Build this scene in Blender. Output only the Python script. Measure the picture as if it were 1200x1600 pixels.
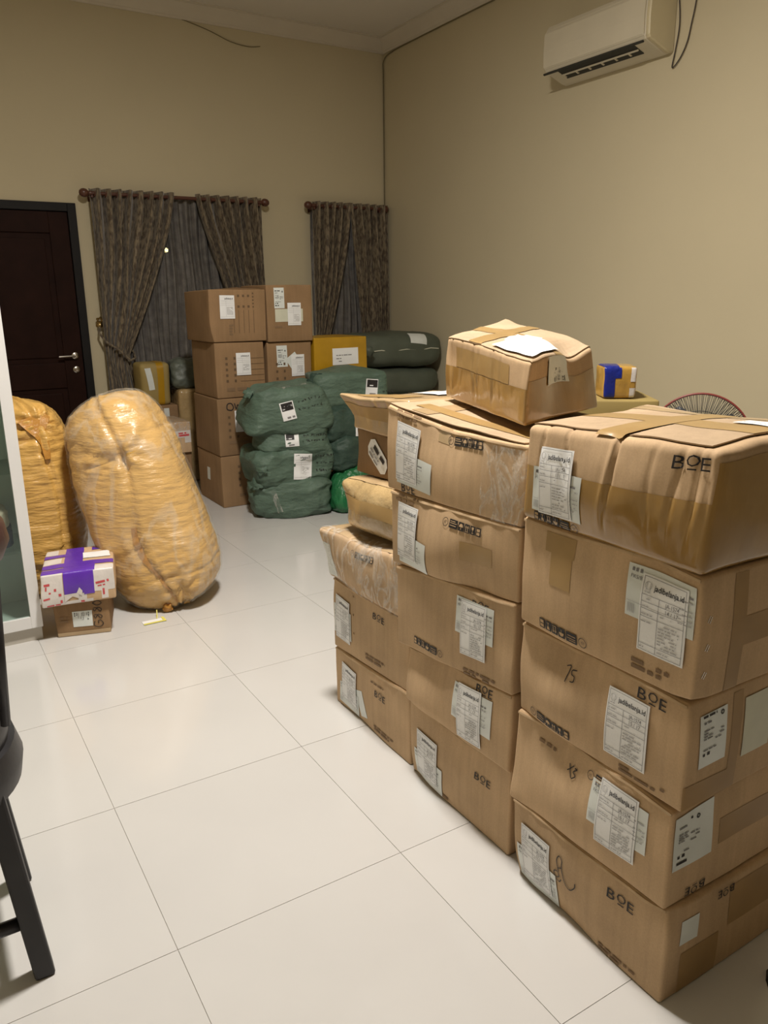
import bpy, bmesh, math, random
from mathutils import Vector, Matrix, noise

# ------------------------------------------------------------------ camera, world, exposure
for o in list(bpy.data.objects):
    bpy.data.objects.remove(o, do_unlink=True)
SC = bpy.context.scene
COL = SC.collection
V = Vector
PI = math.pi

CAM_POS = V((-0.3472, -2.6807, 1.4243))
PITCH, YAW, ROLL = math.radians(15.475), math.radians(31.473), math.radians(-0.5687)
fwd = V((math.sin(YAW) * math.cos(PITCH), math.cos(YAW) * math.cos(PITCH), -math.sin(PITCH)))
rgt = V((math.cos(YAW), -math.sin(YAW), 0))
upv = rgt.cross(fwd)
cr, sr = math.cos(ROLL), math.sin(ROLL)
rgt, upv = cr * rgt + sr * upv, -sr * rgt + cr * upv
cam_data = bpy.data.cameras.new('camera')
cam = bpy.data.objects.new('camera', cam_data)
COL.objects.link(cam)
cam.matrix_world = Matrix(((rgt.x, upv.x, -fwd.x, CAM_POS.x), (rgt.y, upv.y, -fwd.y, CAM_POS.y),
                           (rgt.z, upv.z, -fwd.z, CAM_POS.z), (0, 0, 0, 1)))
cam_data.sensor_fit = 'VERTICAL'
cam_data.sensor_height = 36.0
cam_data.lens = 1221.6 / 1600 * 36
cam_data.clip_start = 0.02
SC.camera = cam

world = bpy.data.worlds.new('night')
SC.world = world
world.use_nodes = True
bg = world.node_tree.nodes['Background']
bg.inputs[0].default_value = (0.02, 0.03, 0.05, 1)
bg.inputs[1].default_value = 0.25

SC.view_settings.view_transform = 'Standard'
SC.view_settings.look = 'None'
SC.view_settings.gamma = 1.0
SC.view_settings.use_curve_mapping = False
SC.view_settings.exposure = 0.0
LAMP_POWER = 143.0
LAMP_POS = (0.67, -0.60, 3.5)
LAMP_COL = (1.0, 0.935, 0.845)

# ------------------------------------------------------------------ materials
def nd(nt, t, **kw):
    n = nt.nodes.new(t)
    for k, v in kw.items():
        setattr(n, k, v)
    return n

MATS = {}
def mat(name, col, rough=.6, spec=.5, metal=0., var=.12, vscale=6., bump=0., bscale=60., stretch=(1, 1, 1),
        coat=0., col2=None, c2scale=4., c2lo=.45, c2hi=.6, rvar=0., detail=4., dist=.01, trans=0., sheen=0.,
        objvar=0., vstretch=(1, 1, 1), emit=None, estr=0., streak=0.):
    m = bpy.data.materials.new(name)
    MATS[name] = m
    m.use_nodes = True
    nt = m.node_tree
    b = nt.nodes['Principled BSDF']
    b.inputs['Roughness'].default_value = rough
    b.inputs['Specular IOR Level'].default_value = spec
    b.inputs['Metallic'].default_value = metal
    b.inputs['Coat Weight'].default_value = coat
    b.inputs['Coat Roughness'].default_value = .12
    b.inputs['Sheen Weight'].default_value = sheen
    if emit:
        b.inputs['Emission Color'].default_value = (*emit, 1)
        b.inputs['Emission Strength'].default_value = estr
    tc = nd(nt, 'ShaderNodeTexCoord')
    base = None
    if col2:
        mp = nd(nt, 'ShaderNodeMapping'); mp.inputs['Scale'].default_value = vstretch
        nt.links.new(tc.outputs['Object'], mp.inputs[0])
        n2 = nd(nt, 'ShaderNodeTexNoise'); n2.inputs['Scale'].default_value = c2scale; n2.inputs['Detail'].default_value = detail
        nt.links.new(mp.outputs[0], n2.inputs['Vector'])
        mr = nd(nt, 'ShaderNodeMapRange'); mr.inputs[1].default_value = c2lo; mr.inputs[2].default_value = c2hi
        nt.links.new(n2.outputs[0], mr.inputs[0])
        mx = nd(nt, 'ShaderNodeMix', data_type='RGBA')
        mx.inputs[6].default_value = (*col, 1); mx.inputs[7].default_value = (*col2, 1)
        nt.links.new(mr.outputs[0], mx.inputs[0])
        base = mx.outputs[2]
    if var or objvar:
        n1 = nd(nt, 'ShaderNodeTexNoise'); n1.inputs['Scale'].default_value = vscale; n1.inputs['Detail'].default_value = 5
        nt.links.new(tc.outputs['Object'], n1.inputs['Vector'])
        mr1 = nd(nt, 'ShaderNodeMapRange'); mr1.inputs[1].default_value = .25; mr1.inputs[2].default_value = .75
        mr1.inputs[3].default_value = 1 - var; mr1.inputs[4].default_value = 1 + var
        nt.links.new(n1.outputs[0], mr1.inputs[0])
        val = mr1.outputs[0]
        if objvar:
            oi = nd(nt, 'ShaderNodeObjectInfo')
            mo = nd(nt, 'ShaderNodeMapRange'); mo.inputs[3].default_value = 1 - objvar; mo.inputs[4].default_value = 1 + objvar
            nt.links.new(oi.outputs['Random'], mo.inputs[0])
            mm = nd(nt, 'ShaderNodeMath', operation='MULTIPLY')
            nt.links.new(val, mm.inputs[0]); nt.links.new(mo.outputs[0], mm.inputs[1]); val = mm.outputs[0]
        if streak:
            ms_ = nd(nt, 'ShaderNodeMapping'); ms_.inputs['Scale'].default_value = (55, 55, 1.6)
            nt.links.new(tc.outputs['Object'], ms_.inputs[0])
            ns = nd(nt, 'ShaderNodeTexNoise'); ns.inputs['Scale'].default_value = 1.; ns.inputs['Detail'].default_value = 4
            nt.links.new(ms_.outputs[0], ns.inputs['Vector'])
            mq = nd(nt, 'ShaderNodeMapRange'); mq.inputs[1].default_value = .3; mq.inputs[2].default_value = .7; mq.inputs[3].default_value = 1 - streak; mq.inputs[4].default_value = 1 + streak
            nt.links.new(ns.outputs[0], mq.inputs[0])
            mm = nd(nt, 'ShaderNodeMath', operation='MULTIPLY'); nt.links.new(val, mm.inputs[0]); nt.links.new(mq.outputs[0], mm.inputs[1]); val = mm.outputs[0]
            nf = nd(nt, 'ShaderNodeTexNoise'); nf.inputs['Scale'].default_value = 260; nf.inputs['Detail'].default_value = 2
            nt.links.new(tc.outputs['Object'], nf.inputs['Vector'])
            mf = nd(nt, 'ShaderNodeMapRange'); mf.inputs[1].default_value = .25; mf.inputs[2].default_value = .75; mf.inputs[3].default_value = 1 - streak; mf.inputs[4].default_value = 1 + streak
            nt.links.new(nf.outputs[0], mf.inputs[0])
            mm = nd(nt, 'ShaderNodeMath', operation='MULTIPLY'); nt.links.new(val, mm.inputs[0]); nt.links.new(mf.outputs[0], mm.inputs[1]); val = mm.outputs[0]
        hs = nd(nt, 'ShaderNodeHueSaturation')
        if base: nt.links.new(base, hs.inputs['Color'])
        else: hs.inputs['Color'].default_value = (*col, 1)
        nt.links.new(val, hs.inputs['Value'])
        base = hs.outputs[0]
    if base: nt.links.new(base, b.inputs['Base Color'])
    else: b.inputs['Base Color'].default_value = (*col, 1)
    if rvar:
        n4 = nd(nt, 'ShaderNodeTexNoise'); n4.inputs['Scale'].default_value = 9; n4.inputs['Detail'].default_value = 5
        nt.links.new(tc.outputs['Object'], n4.inputs['Vector'])
        m4 = nd(nt, 'ShaderNodeMapRange'); m4.inputs[1].default_value = .3; m4.inputs[2].default_value = .7
        m4.inputs[3].default_value = max(0, rough - rvar); m4.inputs[4].default_value = min(1, rough + rvar)
        nt.links.new(n4.outputs[0], m4.inputs[0]); nt.links.new(m4.outputs[0], b.inputs['Roughness'])
    if bump:
        mp = nd(nt, 'ShaderNodeMapping'); mp.inputs['Scale'].default_value = stretch
        nt.links.new(tc.outputs['Object'], mp.inputs[0])
        n3 = nd(nt, 'ShaderNodeTexNoise'); n3.inputs['Scale'].default_value = bscale; n3.inputs['Detail'].default_value = 6
        nt.links.new(mp.outputs[0], n3.inputs['Vector'])
        bp = nd(nt, 'ShaderNodeBump'); bp.inputs['Strength'].default_value = bump; bp.inputs['Distance'].default_value = dist
        nt.links.new(n3.outputs[0], bp.inputs['Height']); nt.links.new(bp.outputs[0], b.inputs['Normal'])
    if trans:
        out = nt.nodes['Material Output']
        tr = nd(nt, 'ShaderNodeBsdfTransparent')
        ms = nd(nt, 'ShaderNodeMixShader'); ms.inputs[0].default_value = trans
        nt.links.new(b.outputs[0], ms.inputs[1]); nt.links.new(tr.outputs[0], ms.inputs[2])
        nt.links.new(ms.outputs[0], out.inputs['Surface'])
    return m

mat('wall', (0.585, 0.512, 0.35), .85, var=.03, vscale=1.2, bump=.15, bscale=180, dist=.002)
mat('ceiling', (0.75, 0.70, 0.62), .9, var=.03, vscale=1)
mat('cornice', (0.66, 0.60, 0.50), .8, var=.03)
mat('tile', (0.590, 0.582, 0.572), .16, .5, var=.025, vscale=2.5, objvar=.012, rvar=.05, coat=.25, bump=.02, bscale=5, dist=.01)
mat('grout', (0.40, 0.37, 0.33), .9, var=.15)
mat('card', (0.54, 0.378, 0.228), .8, .2, var=.15, vscale=5, bump=.2, bscale=40, stretch=(1, 1, .15), dist=.005, objvar=.07, streak=.06)
mat('card_light', (0.43, 0.315, 0.205), .8, .2, var=.12, vscale=6, bump=.15, bscale=45, dist=.004, streak=.05)
mat('card_taped', (0.40, 0.255, 0.11), .2, .5, var=.22, vscale=5, bump=.28, bscale=9, stretch=(1.6, 1.6, .3), dist=.02, coat=.5, rvar=.1)
mat('card_olive', (0.36, 0.27, 0.10), .6, .3, var=.1)
mat('card_wrap', (0.44, 0.31, 0.15), .26, .5, var=.22, vscale=7, bump=.6, bscale=16, dist=.02, coat=.5, rvar=.12)
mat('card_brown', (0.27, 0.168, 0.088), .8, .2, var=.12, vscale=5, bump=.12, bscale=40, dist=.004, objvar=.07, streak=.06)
mat('card_edge', (0.55, 0.40, 0.25), .9, .1, var=.15, vscale=30)
mat('tape_gloss', (0.34, 0.20, 0.062), .13, .5, var=.2, vscale=9, coat=.5, bump=.25, bscale=7, stretch=(2, 2, .5), dist=.012)
mat('tape', (0.38, 0.245, 0.10), .3, .35, var=.12, vscale=8, coat=.12, bump=.15, bscale=14, dist=.01)
mat('tape_pale', (0.46, 0.325, 0.18), .25, .5, var=.1, vscale=8, coat=.4, bump=.15, bscale=14, dist=.01)
mat('yellow_tape', (0.44, 0.245, 0.012), .32, .5, var=.14, vscale=7, bump=.2, bscale=20, dist=.01)
mat('orange_tape', (0.50, 0.29, 0.06), .2, .5, var=.2, vscale=14, bump=.4, bscale=25, dist=.01, coat=.4)
mat('blue_tape', (0.012, 0.022, 0.21), .2, .5, var=.15, vscale=20, bump=.5, bscale=40, dist=.01)
mat('purple_tape', (0.115, 0.035, 0.42), .25, .5, var=.12, vscale=10, bump=.3, bscale=20, dist=.01)
mat('white_tape', (0.70, 0.66, 0.63), .3, .5, var=.1, vscale=14, bump=.3, bscale=25, dist=.01)
mat('red_print', (0.60, 0.08, 0.09), .5, var=.2, vscale=40)
mat('paper', (0.84, 0.85, 0.86), .45, .4, var=.03, vscale=20)
mat('paper_grey', (0.70, 0.74, 0.72), .35, .5, var=.05, vscale=25)
mat('paper_cream', (0.62, 0.62, 0.50), .5, .4, var=.05, vscale=25)
mat('ink', (0.025, 0.022, 0.022), .55, .3, var=.1)
mat('ink_grey', (0.22, 0.215, 0.22), .6, .3, var=.1)
mat('ink_pale', (0.42, 0.415, 0.42), .6, .3, var=.1)
mat('ink_carton', (0.13, 0.082, 0.045), .7, .3, var=.1)
mat('tape_matt', (0.36, 0.228, 0.10), .5, .3, var=.14, vscale=8)
mat('ink_faint', (0.22, 0.14, 0.078), .7, .3, var=.1)
def film_mat(name, col, lo, hi, scale, bscale):
    m = bpy.data.materials.new(name); MATS[name] = m; m.use_nodes = True
    nt = m.node_tree; out = nt.nodes['Material Output']; b = nt.nodes['Principled BSDF']
    b.inputs['Base Color'].default_value = (*col, 1); b.inputs['Roughness'].default_value = .14; b.inputs['Specular IOR Level'].default_value = .8
    tc = nd(nt, 'ShaderNodeTexCoord')
    mp = nd(nt, 'ShaderNodeMapping'); mp.inputs['Rotation'].default_value = (.5, .3, .8); mp.inputs['Scale'].default_value = (1, 1, .45)
    nt.links.new(tc.outputs['Object'], mp.inputs[0])
    n = nd(nt, 'ShaderNodeTexNoise'); n.inputs['Scale'].default_value = scale; n.inputs['Detail'].default_value = 5; n.inputs['Distortion'].default_value = 1.2
    nt.links.new(mp.outputs[0], n.inputs['Vector'])
    sub = nd(nt, 'ShaderNodeMath', operation='SUBTRACT'); sub.inputs[1].default_value = .5; nt.links.new(n.outputs[0], sub.inputs[0])
    ab = nd(nt, 'ShaderNodeMath', operation='ABSOLUTE'); nt.links.new(sub.outputs[0], ab.inputs[0])
    mr = nd(nt, 'ShaderNodeMapRange'); mr.inputs[1].default_value = 0; mr.inputs[2].default_value = .07; mr.inputs[3].default_value = hi; mr.inputs[4].default_value = lo
    nt.links.new(ab.outputs[0], mr.inputs[0])
    n2 = nd(nt, 'ShaderNodeTexNoise'); n2.inputs['Scale'].default_value = bscale; n2.inputs['Detail'].default_value = 6; nt.links.new(mp.outputs[0], n2.inputs['Vector'])
    bp = nd(nt, 'ShaderNodeBump'); bp.inputs['Strength'].default_value = .9; bp.inputs['Distance'].default_value = .02
    nt.links.new(n2.outputs[0], bp.inputs['Height']); nt.links.new(bp.outputs[0], b.inputs['Normal'])
    tr = nd(nt, 'ShaderNodeBsdfTransparent'); ms = nd(nt, 'ShaderNodeMixShader')
    nt.links.new(mr.outputs[0], ms.inputs[0]); nt.links.new(tr.outputs[0], ms.inputs[1]); nt.links.new(b.outputs[0], ms.inputs[2])
    nt.links.new(ms.outputs[0], out.inputs['Surface'])
film_mat('film', (0.78, 0.75, 0.70), .05, .42, 14, 26)
film_mat('film_bag', (0.78, 0.74, 0.64), .10, .30, 5, 12)
mat('yellow_bag', (0.62, 0.37, 0.10), .32, .5, var=.16, vscale=6, bump=.6, bscale=10, stretch=(1, 1, 4.2), dist=.022, rvar=.1, coat=.2)
mat('orange_bag', (0.46, 0.22, 0.04), .32, .5, var=.15, vscale=12, bump=.5, bscale=30, dist=.01)
mat('green_bag', (0.090, 0.142, 0.106), .55, .4, var=.18, vscale=7, bump=.8, bscale=13, stretch=(1, 1, 2.2), dist=.02, rvar=.12)
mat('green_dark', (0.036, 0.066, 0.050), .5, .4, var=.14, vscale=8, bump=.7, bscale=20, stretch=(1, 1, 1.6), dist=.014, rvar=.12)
mat('green_plastic', (0.022, 0.15, 0.055), .28, .5, var=.2, vscale=9, bump=.8, bscale=16, stretch=(2, 2, .6), dist=.02)
mat('grey_sack', (0.085, 0.10, 0.075), .55, .4, var=.12, vscale=8, bump=.4, bscale=20, dist=.01)
mat('grey_bag', (0.13, 0.15, 0.125), .42, .4, var=.15, vscale=10, bump=.6, bscale=18, dist=.012)
mat('curtain', (0.215, 0.170, 0.110), .6, .35, var=.12, vscale=12, col2=(0.085, 0.062, 0.040), c2scale=60, c2lo=.44, c2hi=.58, vstretch=(1, 1, .35), detail=6, sheen=.3, bump=.2, bscale=200, dist=.002)
mat('sheer', (0.20, 0.185, 0.17), .7, .2, var=.3, vscale=16, streak=.25, vstretch=(1, 1, .3), trans=.25)
mat('rod', (0.10, 0.038, 0.024), .35, .5, var=.1)
mat('brass', (0.42, 0.30, 0.13), .3, .5, metal=1., var=.1)
mat('door', (0.020, 0.0075, 0.0050), .6, .1, var=.25, vscale=6, bump=.1, bscale=30, stretch=(6, 6, .4), dist=.003)
mat('door_frame', (0.010, 0.009, 0.009), .6, .25, var=.15)
mat('chrome', (0.55, 0.52, 0.47), .25, .5, metal=1., var=0)
mat('white_lacquer', (0.74, 0.74, 0.745), .3, .5, var=.02)
mat('plinth', (0.50, 0.47, 0.42), .5, .4, var=.05)
mat('cab_inside', (0.50, 0.56, 0.53), .5, .4, var=.04)
mat('black_wood', (0.022, 0.021, 0.023), .42, .45, var=.25, vscale=12, bump=.15, bscale=40, dist=.003)
mat('leather', (0.050, 0.020, 0.017), .4, .45, var=.15, bump=.2, bscale=90, dist=.003)
mat('ac_white', (0.62, 0.56, 0.43), .45, .4, var=.04)
mat('ac_cap', (0.60, 0.52, 0.34), .45, .4, var=.04)
mat('ac_dark', (0.035, 0.035, 0.03), .6, .3, var=.1)
mat('wire', (0.06, 0.05, 0.045), .6, .3, var=0)
mat('wire_wall', (0.20, 0.17, 0.105), .8, .2, var=.05)
mat('fan_red', (0.28, 0.050, 0.042), .4, .5, var=.05)
mat('fan_dark', (0.045, 0.045, 0.047), .45, .5, var=.05)
mat('fan_blade', (0.10, 0.105, 0.115), .35, .5, var=.05)
mat('glass_dark', (0.012, 0.015, 0.02), .08, .5, var=0)
mat('tag_yellow', (0.75, 0.68, 0.14), .4, .4, var=.05)
mat('maroon', (0.12, 0.02, 0.035), .6, .3, var=.2)
mat('navy', (0.03, 0.06, 0.13), .6, .3, var=.2)
mat('beige', (0.48, 0.40, 0.31), .6, .3, var=.2)
mat('lamp_white', (0.8, 0.8, 0.78), .4, .5, var=0)
mat('lamp_glow', (0.9, 0.9, 0.88), .5, .5, var=0, emit=(1, .92, .8), estr=12)
mat('bulb_glow', (0.9, 0.8, 0.5), .5, .5, var=0, emit=(1, .72, .32), estr=40)

def glass_mat():
    m = bpy.data.materials.new('cabinet_glass'); MATS['cabinet_glass'] = m
    m.use_nodes = True
    nt = m.node_tree; out = nt.nodes['Material Output']
    gl = nd(nt, 'ShaderNodeBsdfGlossy'); gl.inputs['Roughness'].default_value = .03
    tr = nd(nt, 'ShaderNodeBsdfTransparent'); tr.inputs[0].default_value = (.90, .95, .93, 1)
    lw = nd(nt, 'ShaderNodeLayerWeight'); lw.inputs[0].default_value = .5
    pw = nd(nt, 'ShaderNodeMath', operation='POWER'); pw.inputs[1].default_value = 4; nt.links.new(lw.outputs['Facing'], pw.inputs[0])
    fr = nd(nt, 'ShaderNodeMath', operation='MULTIPLY_ADD'); fr.inputs[1].default_value = .6; fr.inputs[2].default_value = .04; nt.links.new(pw.outputs[0], fr.inputs[0])
    ms = nd(nt, 'ShaderNodeMixShader')
    nt.links.new(fr.outputs[0], ms.inputs[0]); nt.links.new(tr.outputs[0], ms.inputs[1]); nt.links.new(gl.outputs[0], ms.inputs[2])
    nt.links.new(ms.outputs[0], out.inputs['Surface'])
glass_mat()

# ------------------------------------------------------------------ helpers
def tag(o, label=None, cat=None, group=None, kind=None):
    if label: o['label'] = label
    if cat: o['category'] = cat
    if group: o['group'] = group
    if kind: o['kind'] = kind
    return o

def empty(name, loc, label=None, cat=None, group=None, kind=None):
    o = bpy.data.objects.new(name, None)
    o.empty_display_size = .1
    COL.objects.link(o); o.location = loc
    return tag(o, label, cat, group, kind)

def origin(o):
    p = V((0, 0, 0))
    while o is not None:
        p = p + V(o.location); o = o.parent
    return p

def link(name, me, m, parent=None, smooth=True):
    o = bpy.data.objects.new(name, me)
    COL.objects.link(o)
    if parent is not None: o.parent = parent
    ms = m if isinstance(m, (list, tuple)) else [m]
    if len(me.materials) == 0:
        for x in ms: me.materials.append(MATS[x])
    if smooth and len(me.polygons):
        me.polygons.foreach_set('use_smooth', [True] * len(me.polygons))
    return o

def obj(name, verts, faces, m, parent=None, smooth=True, mi=None, loc=None, merge=0.):
    """verts in world coordinates; stored relative to the parent's place"""
    org = origin(parent) if parent is not None else V((0, 0, 0))
    if loc is not None: org = org + V(loc)
    me = bpy.data.meshes.new(name)
    me.from_pydata([V(v) - org for v in verts], [], faces)
    if mi: me.polygons.foreach_set('material_index', mi)
    if merge:
        bm = bmesh.new(); bm.from_mesh(me)
        bmesh.ops.remove_doubles(bm, verts=bm.verts, dist=merge)
        bmesh.ops.recalc_face_normals(bm, faces=bm.faces)
        bm.to_mesh(me); bm.free()
    me.update()
    o = link(name, me, m, parent, smooth)
    if loc is not None: o.location = loc
    return o

class MB:
    """collects simple solids (world coordinates)"""
    def __init__(s): s.v = []; s.f = []
    def add(s, v, f):
        n = len(s.v); s.v += [V(x) for x in v]; s.f += [tuple(i + n for i in g) for g in f]; return s
    def box(s, a, b, bev=0.):
        if bev:
            bm = bmesh.new(); bmesh.ops.create_cube(bm, size=1)
            a, b = V(a), V(b)
            for q in bm.verts: q.co = V(((q.co.x + .5) * (b.x - a.x) + a.x, (q.co.y + .5) * (b.y - a.y) + a.y, (q.co.z + .5) * (b.z - a.z) + a.z))
            bmesh.ops.bevel(bm, geom=bm.edges[:] + bm.verts[:], offset=bev, segments=2, affect='EDGES', profile=.6)
            bm.verts.index_update()
            s.add([q.co.copy() for q in bm.verts], [tuple(q.index for q in f.verts) for f in bm.faces]); bm.free(); return s
        x0, y0, z0 = a; x1, y1, z1 = b
        return s.add([(x0, y0, z0), (x1, y0, z0), (x1, y1, z0), (x0, y1, z0), (x0, y0, z1), (x1, y0, z1), (x1, y1, z1), (x0, y1, z1)],
                     [(0, 3, 2, 1), (4, 5, 6, 7), (0, 1, 5, 4), (1, 2, 6, 5), (2, 3, 7, 6), (3, 0, 4, 7)])
    def tube(s, pts, rad, n=8, closed=False, cap=True):
        pts = [V(p) for p in pts]; N = len(pts)
        rads = rad if isinstance(rad, (list, tuple)) else [rad] * N
        base = len(s.v); up = None
        for i, p in enumerate(pts):
            if closed: t = (pts[(i + 1) % N] - pts[i - 1]).normalized()
            else: t = (pts[min(i + 1, N - 1)] - pts[max(i - 1, 0)]).normalized()
            if up is None: up = V((0, 0, 1)) if abs(t.z) < .9 else V((1, 0, 0))
            a = t.cross(up).normalized(); b = a.cross(t).normalized(); up = b
            for k in range(n):
                an = 2 * PI * k / n
                s.v.append(p + (a * math.cos(an) + b * math.sin(an)) * rads[i])
        M = N if closed else N - 1
        for i in range(M):
            j = (i + 1) % N
            for k in range(n):
                l = (k + 1) % n
                s.f.append((base + i * n + k, base + i * n + l, base + j * n + l, base + j * n + k))
        if cap and not closed:
            s.f.append(tuple(base + k for k in range(n))[::-1]); s.f.append(tuple(base + (N - 1) * n + k for k in range(n)))
        return s
    def lathe(s, prof, c=(0, 0, 0), n=24, axis='z'):
        base = len(s.v); c = V(c)
        for r, h in prof:
            for k in range(n):
                an = 2 * PI * k / n; x, y = r * math.cos(an), r * math.sin(an)
                s.v.append(c + (V((x, y, h)) if axis == 'z' else V((x, h, y)) if axis == 'y' else V((h, x, y))))
        for i in range(len(prof) - 1):
            for k in range(n):
                l = (k + 1) % n
                s.f.append((base + i * n + k, base + i * n + l, base + (i + 1) * n + l, base + (i + 1) * n + k))
        s.f.append(tuple(base + k for k in range(n))); s.f.append(tuple(base + (len(prof) - 1) * n + k for k in range(n)))
        return s
    def build(s, name, m, parent=None, smooth=False, loc=None):
        return obj(name, s.v, s.f, m, parent, smooth, loc=loc)

def auto_smooth(o, deg=40):
    me = o.data
    me.polygons.foreach_set('use_smooth', [True] * len(me.polygons))
    bm = bmesh.new(); bm.from_mesh(me)
    for e in bm.edges:
        e.smooth = not (len(e.link_faces) == 2 and e.calc_face_angle(0) > math.radians(deg))
    bm.to_mesh(me); bm.free()
    return o

def grid_faces(nu, nv, base=0, wrap_u=False):
    f = []
    for j in range(nv - 1):
        for i in range(nu if wrap_u else nu - 1):
            k = (i + 1) % nu
            f.append((base + j * nu + i, base + j * nu + k, base + (j + 1) * nu + k, base + (j + 1) * nu + i))
    return f

# ------------------------------------------------------------------ flat print (2D drawings laid on faces)
TXT = {}
def text2d(s, bold=0.):
    key = (s, bold)
    if key not in TXT:
        c = bpy.data.curves.new('t', 'FONT'); c.body = s; c.size = 1; c.resolution_u = 2; c.offset = bold
        o = bpy.data.objects.new('t', c); COL.objects.link(o)
        dg = bpy.context.evaluated_depsgraph_get()
        me = bpy.data.meshes.new_from_object(o.evaluated_get(dg))
        TXT[key] = ([(v.co.x, v.co.y) for v in me.vertices], [tuple(p.vertices) for p in me.polygons])
        bpy.data.objects.remove(o); bpy.data.curves.remove(c); bpy.data.meshes.remove(me)
    return TXT[key]

class D2:
    def __init__(s): s.v = []; s.f = []; s.m = []
    def add(s, v, f, m=0):
        n = len(s.v); s.v += v; s.f += [tuple(i + n for i in g) for g in f]; s.m += [m] * len(f); return s
    def rect(s, x0, y0, x1, y1, m=0, cell=.02):
        nx = max(1, int(abs(x1 - x0) / cell + .99)); ny = max(1, int(abs(y1 - y0) / cell + .99))
        v = [(x0 + (x1 - x0) * i / nx, y0 + (y1 - y0) * j / ny) for j in range(ny + 1) for i in range(nx + 1)]
        return s.add(v, grid_faces(nx + 1, ny + 1), m)
    def poly(s, pts, m=0): return s.add(list(pts), [tuple(range(len(pts)))], m)
    def ring(s, cx, cy, r, w, m=0, n=20):
        v = []
        for k in range(n):
            a = 2 * PI * k / n
            v += [(cx + r * math.cos(a), cy + r * math.sin(a)), (cx + (r - w) * math.cos(a), cy + (r - w) * math.sin(a))]
        return s.add(v, [(2 * k, 2 * ((k + 1) % n), 2 * ((k + 1) % n) + 1, 2 * k + 1) for k in range(n)], m)
    def text(s, t, x, y, size, m=0, w=None, bold=0., sx=1.):
        v, f = text2d(t, bold)
        if not v: return s
        x0 = min(p[0] for p in v); x1 = max(p[0] for p in v)
        kx = (w / (x1 - x0)) if w else size * sx
        return s.add([(x + (p[0] - x0) * kx, y + p[1] * size) for p in v], f, m)
    def ribbon(s, pts, w, m=0, closed=False):
        P = [V((p[0], p[1], 0)) for p in pts]; Q = []
        n = len(P)
        for i in range(n - 1):
            p0, p1, p2, p3 = P[max(i - 1, 0)], P[i], P[i + 1], P[min(i + 2, n - 1)]
            for k in range(6):
                t = k / 6
                Q.append(.5 * ((2 * p1) + (p2 - p0) * t + (2 * p0 - 5 * p1 + 4 * p2 - p3) * t * t + (3 * p1 - p0 - 3 * p2 + p3) * t ** 3))
        Q.append(P[-1]); v = []
        for i, q in enumerate(Q):
            t = (Q[min(i + 1, len(Q) - 1)] - Q[max(i - 1, 0)])
            t = t.normalized() if t.length > 1e-9 else V((1, 0, 0))
            nn = V((-t.y, t.x, 0)) * w / 2
            v += [tuple((q + nn)[:2]), tuple((q - nn)[:2])]
        return s.add(v, [(2 * i, 2 * i + 1, 2 * i + 3, 2 * i + 2) for i in range(len(Q) - 1)], m)
    def dashes(s, x0, x1, y, h, rnd, m=0, fill=.85):
        x = x0
        while x < x1:
            l = rnd.uniform(1.5, 6) * h; e = min(x + l, x1)
            if rnd.random() < fill: s.rect(x, y, e, y + h, m)
            x = e + h * .8
        return s

def form_print(num, seed=0):
    """100 x 150 mm delivery form: outline, header, table, rows of small print"""
    d = D2(); r = random.Random(seed); W, H = .102, .15
    x0, x1, y0, y1 = .004, W - .004, .004, H - .004; t = .0009
    for y in (y0, y0 + .013, y1 - .033, y1 - .046, y1 - .059, y1 - .074): d.rect(x0, y, x1, y + t, 1)
    for x in (x0, x1 - t): d.rect(x, y0, x + t, y1, 1)
    d.rect(x0, y1, x1, y1 + t, 1)
    dv = .042
    d.rect(dv, y0, dv + t, y1 - .033, 1)
    # header: little bag emblem and the name
    d.ring(.0155, y1 - .015, .0075, .0008, 2, 12); d.rect(.011, y1 - .024, .012, y1 - .008, 2); d.rect(.019, y1 - .026, .02, y1 - .010, 2)
    d.dashes(.009, .021, y1 - .028, .0018, r, 2)
    d.text('jadibelanja.id', .0275, y1 - .021, .0155, 0, w=.066, bold=.012)
    d.text('JA-1574', .056, y1 - .0435, .0115, 1, w=.030, bold=.004)
    if num: d.text(num, .058, y1 - .0565, .0115, 1, w=.027, bold=.004)
    for k in range(4): d.dashes(.0065, .0065 + r.uniform(.016, .026), y1 - .0405 - .0145 * k, .0021, r, 2)
    d.dashes(dv + .006, dv + .03, y1 - .065, .0021, r, 2)
    for k in range(8): d.dashes(dv + .004, x1 - r.uniform(.005, .014), y1 - .082 - .0062 * k, .0024, r, 2)
    d.dashes(.0065, .025, y0 + .0055, .0021, r, 2); d.dashes(dv + .005, dv + .032, y0 + .0055, .0021, r, 2)
    return d

def far_form_print(seed=0):
    d = D2(); r = random.Random(seed); W, H = .102, .15
    d.text('jadibelanja.id', .034, H - .026, .0165, 0, w=.058, bold=.012)
    for y in (.012, H - .036, H - .05, H - .063): d.rect(.005, y, W - .005, y + .001, 2)
    d.rect(.042, .012, .043, H - .036, 2)
    for k in range(7): d.dashes(.047, .09, H - .078 - .0075 * k, .0026, r, 2)
    return d

def courier_print(seed=0):
    """150 x 100 mm courier sticker seen peeking out behind the form"""
    d = D2(); r = random.Random(seed)
    d.text('FKS/81', .008, .074, .010, 1, w=.028, bold=.004)
    for x in (.009, .017, .026): d.rect(x, .087, x + .005, .094, 1)
    d.dashes(.12, .145, .075, .004, r, 1); d.dashes(.12, .145, .066, .003, r, 2)
    for k in range(9): d.rect(.006 + .002 * k, .008, .0068 + .002 * k, .026, 2)
    d.rect(.004, .03, .146, .0308, 2)
    for k in range(4): d.dashes(.118, .146, .05 - .009 * k, .0022, r, 2)
    return d

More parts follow.
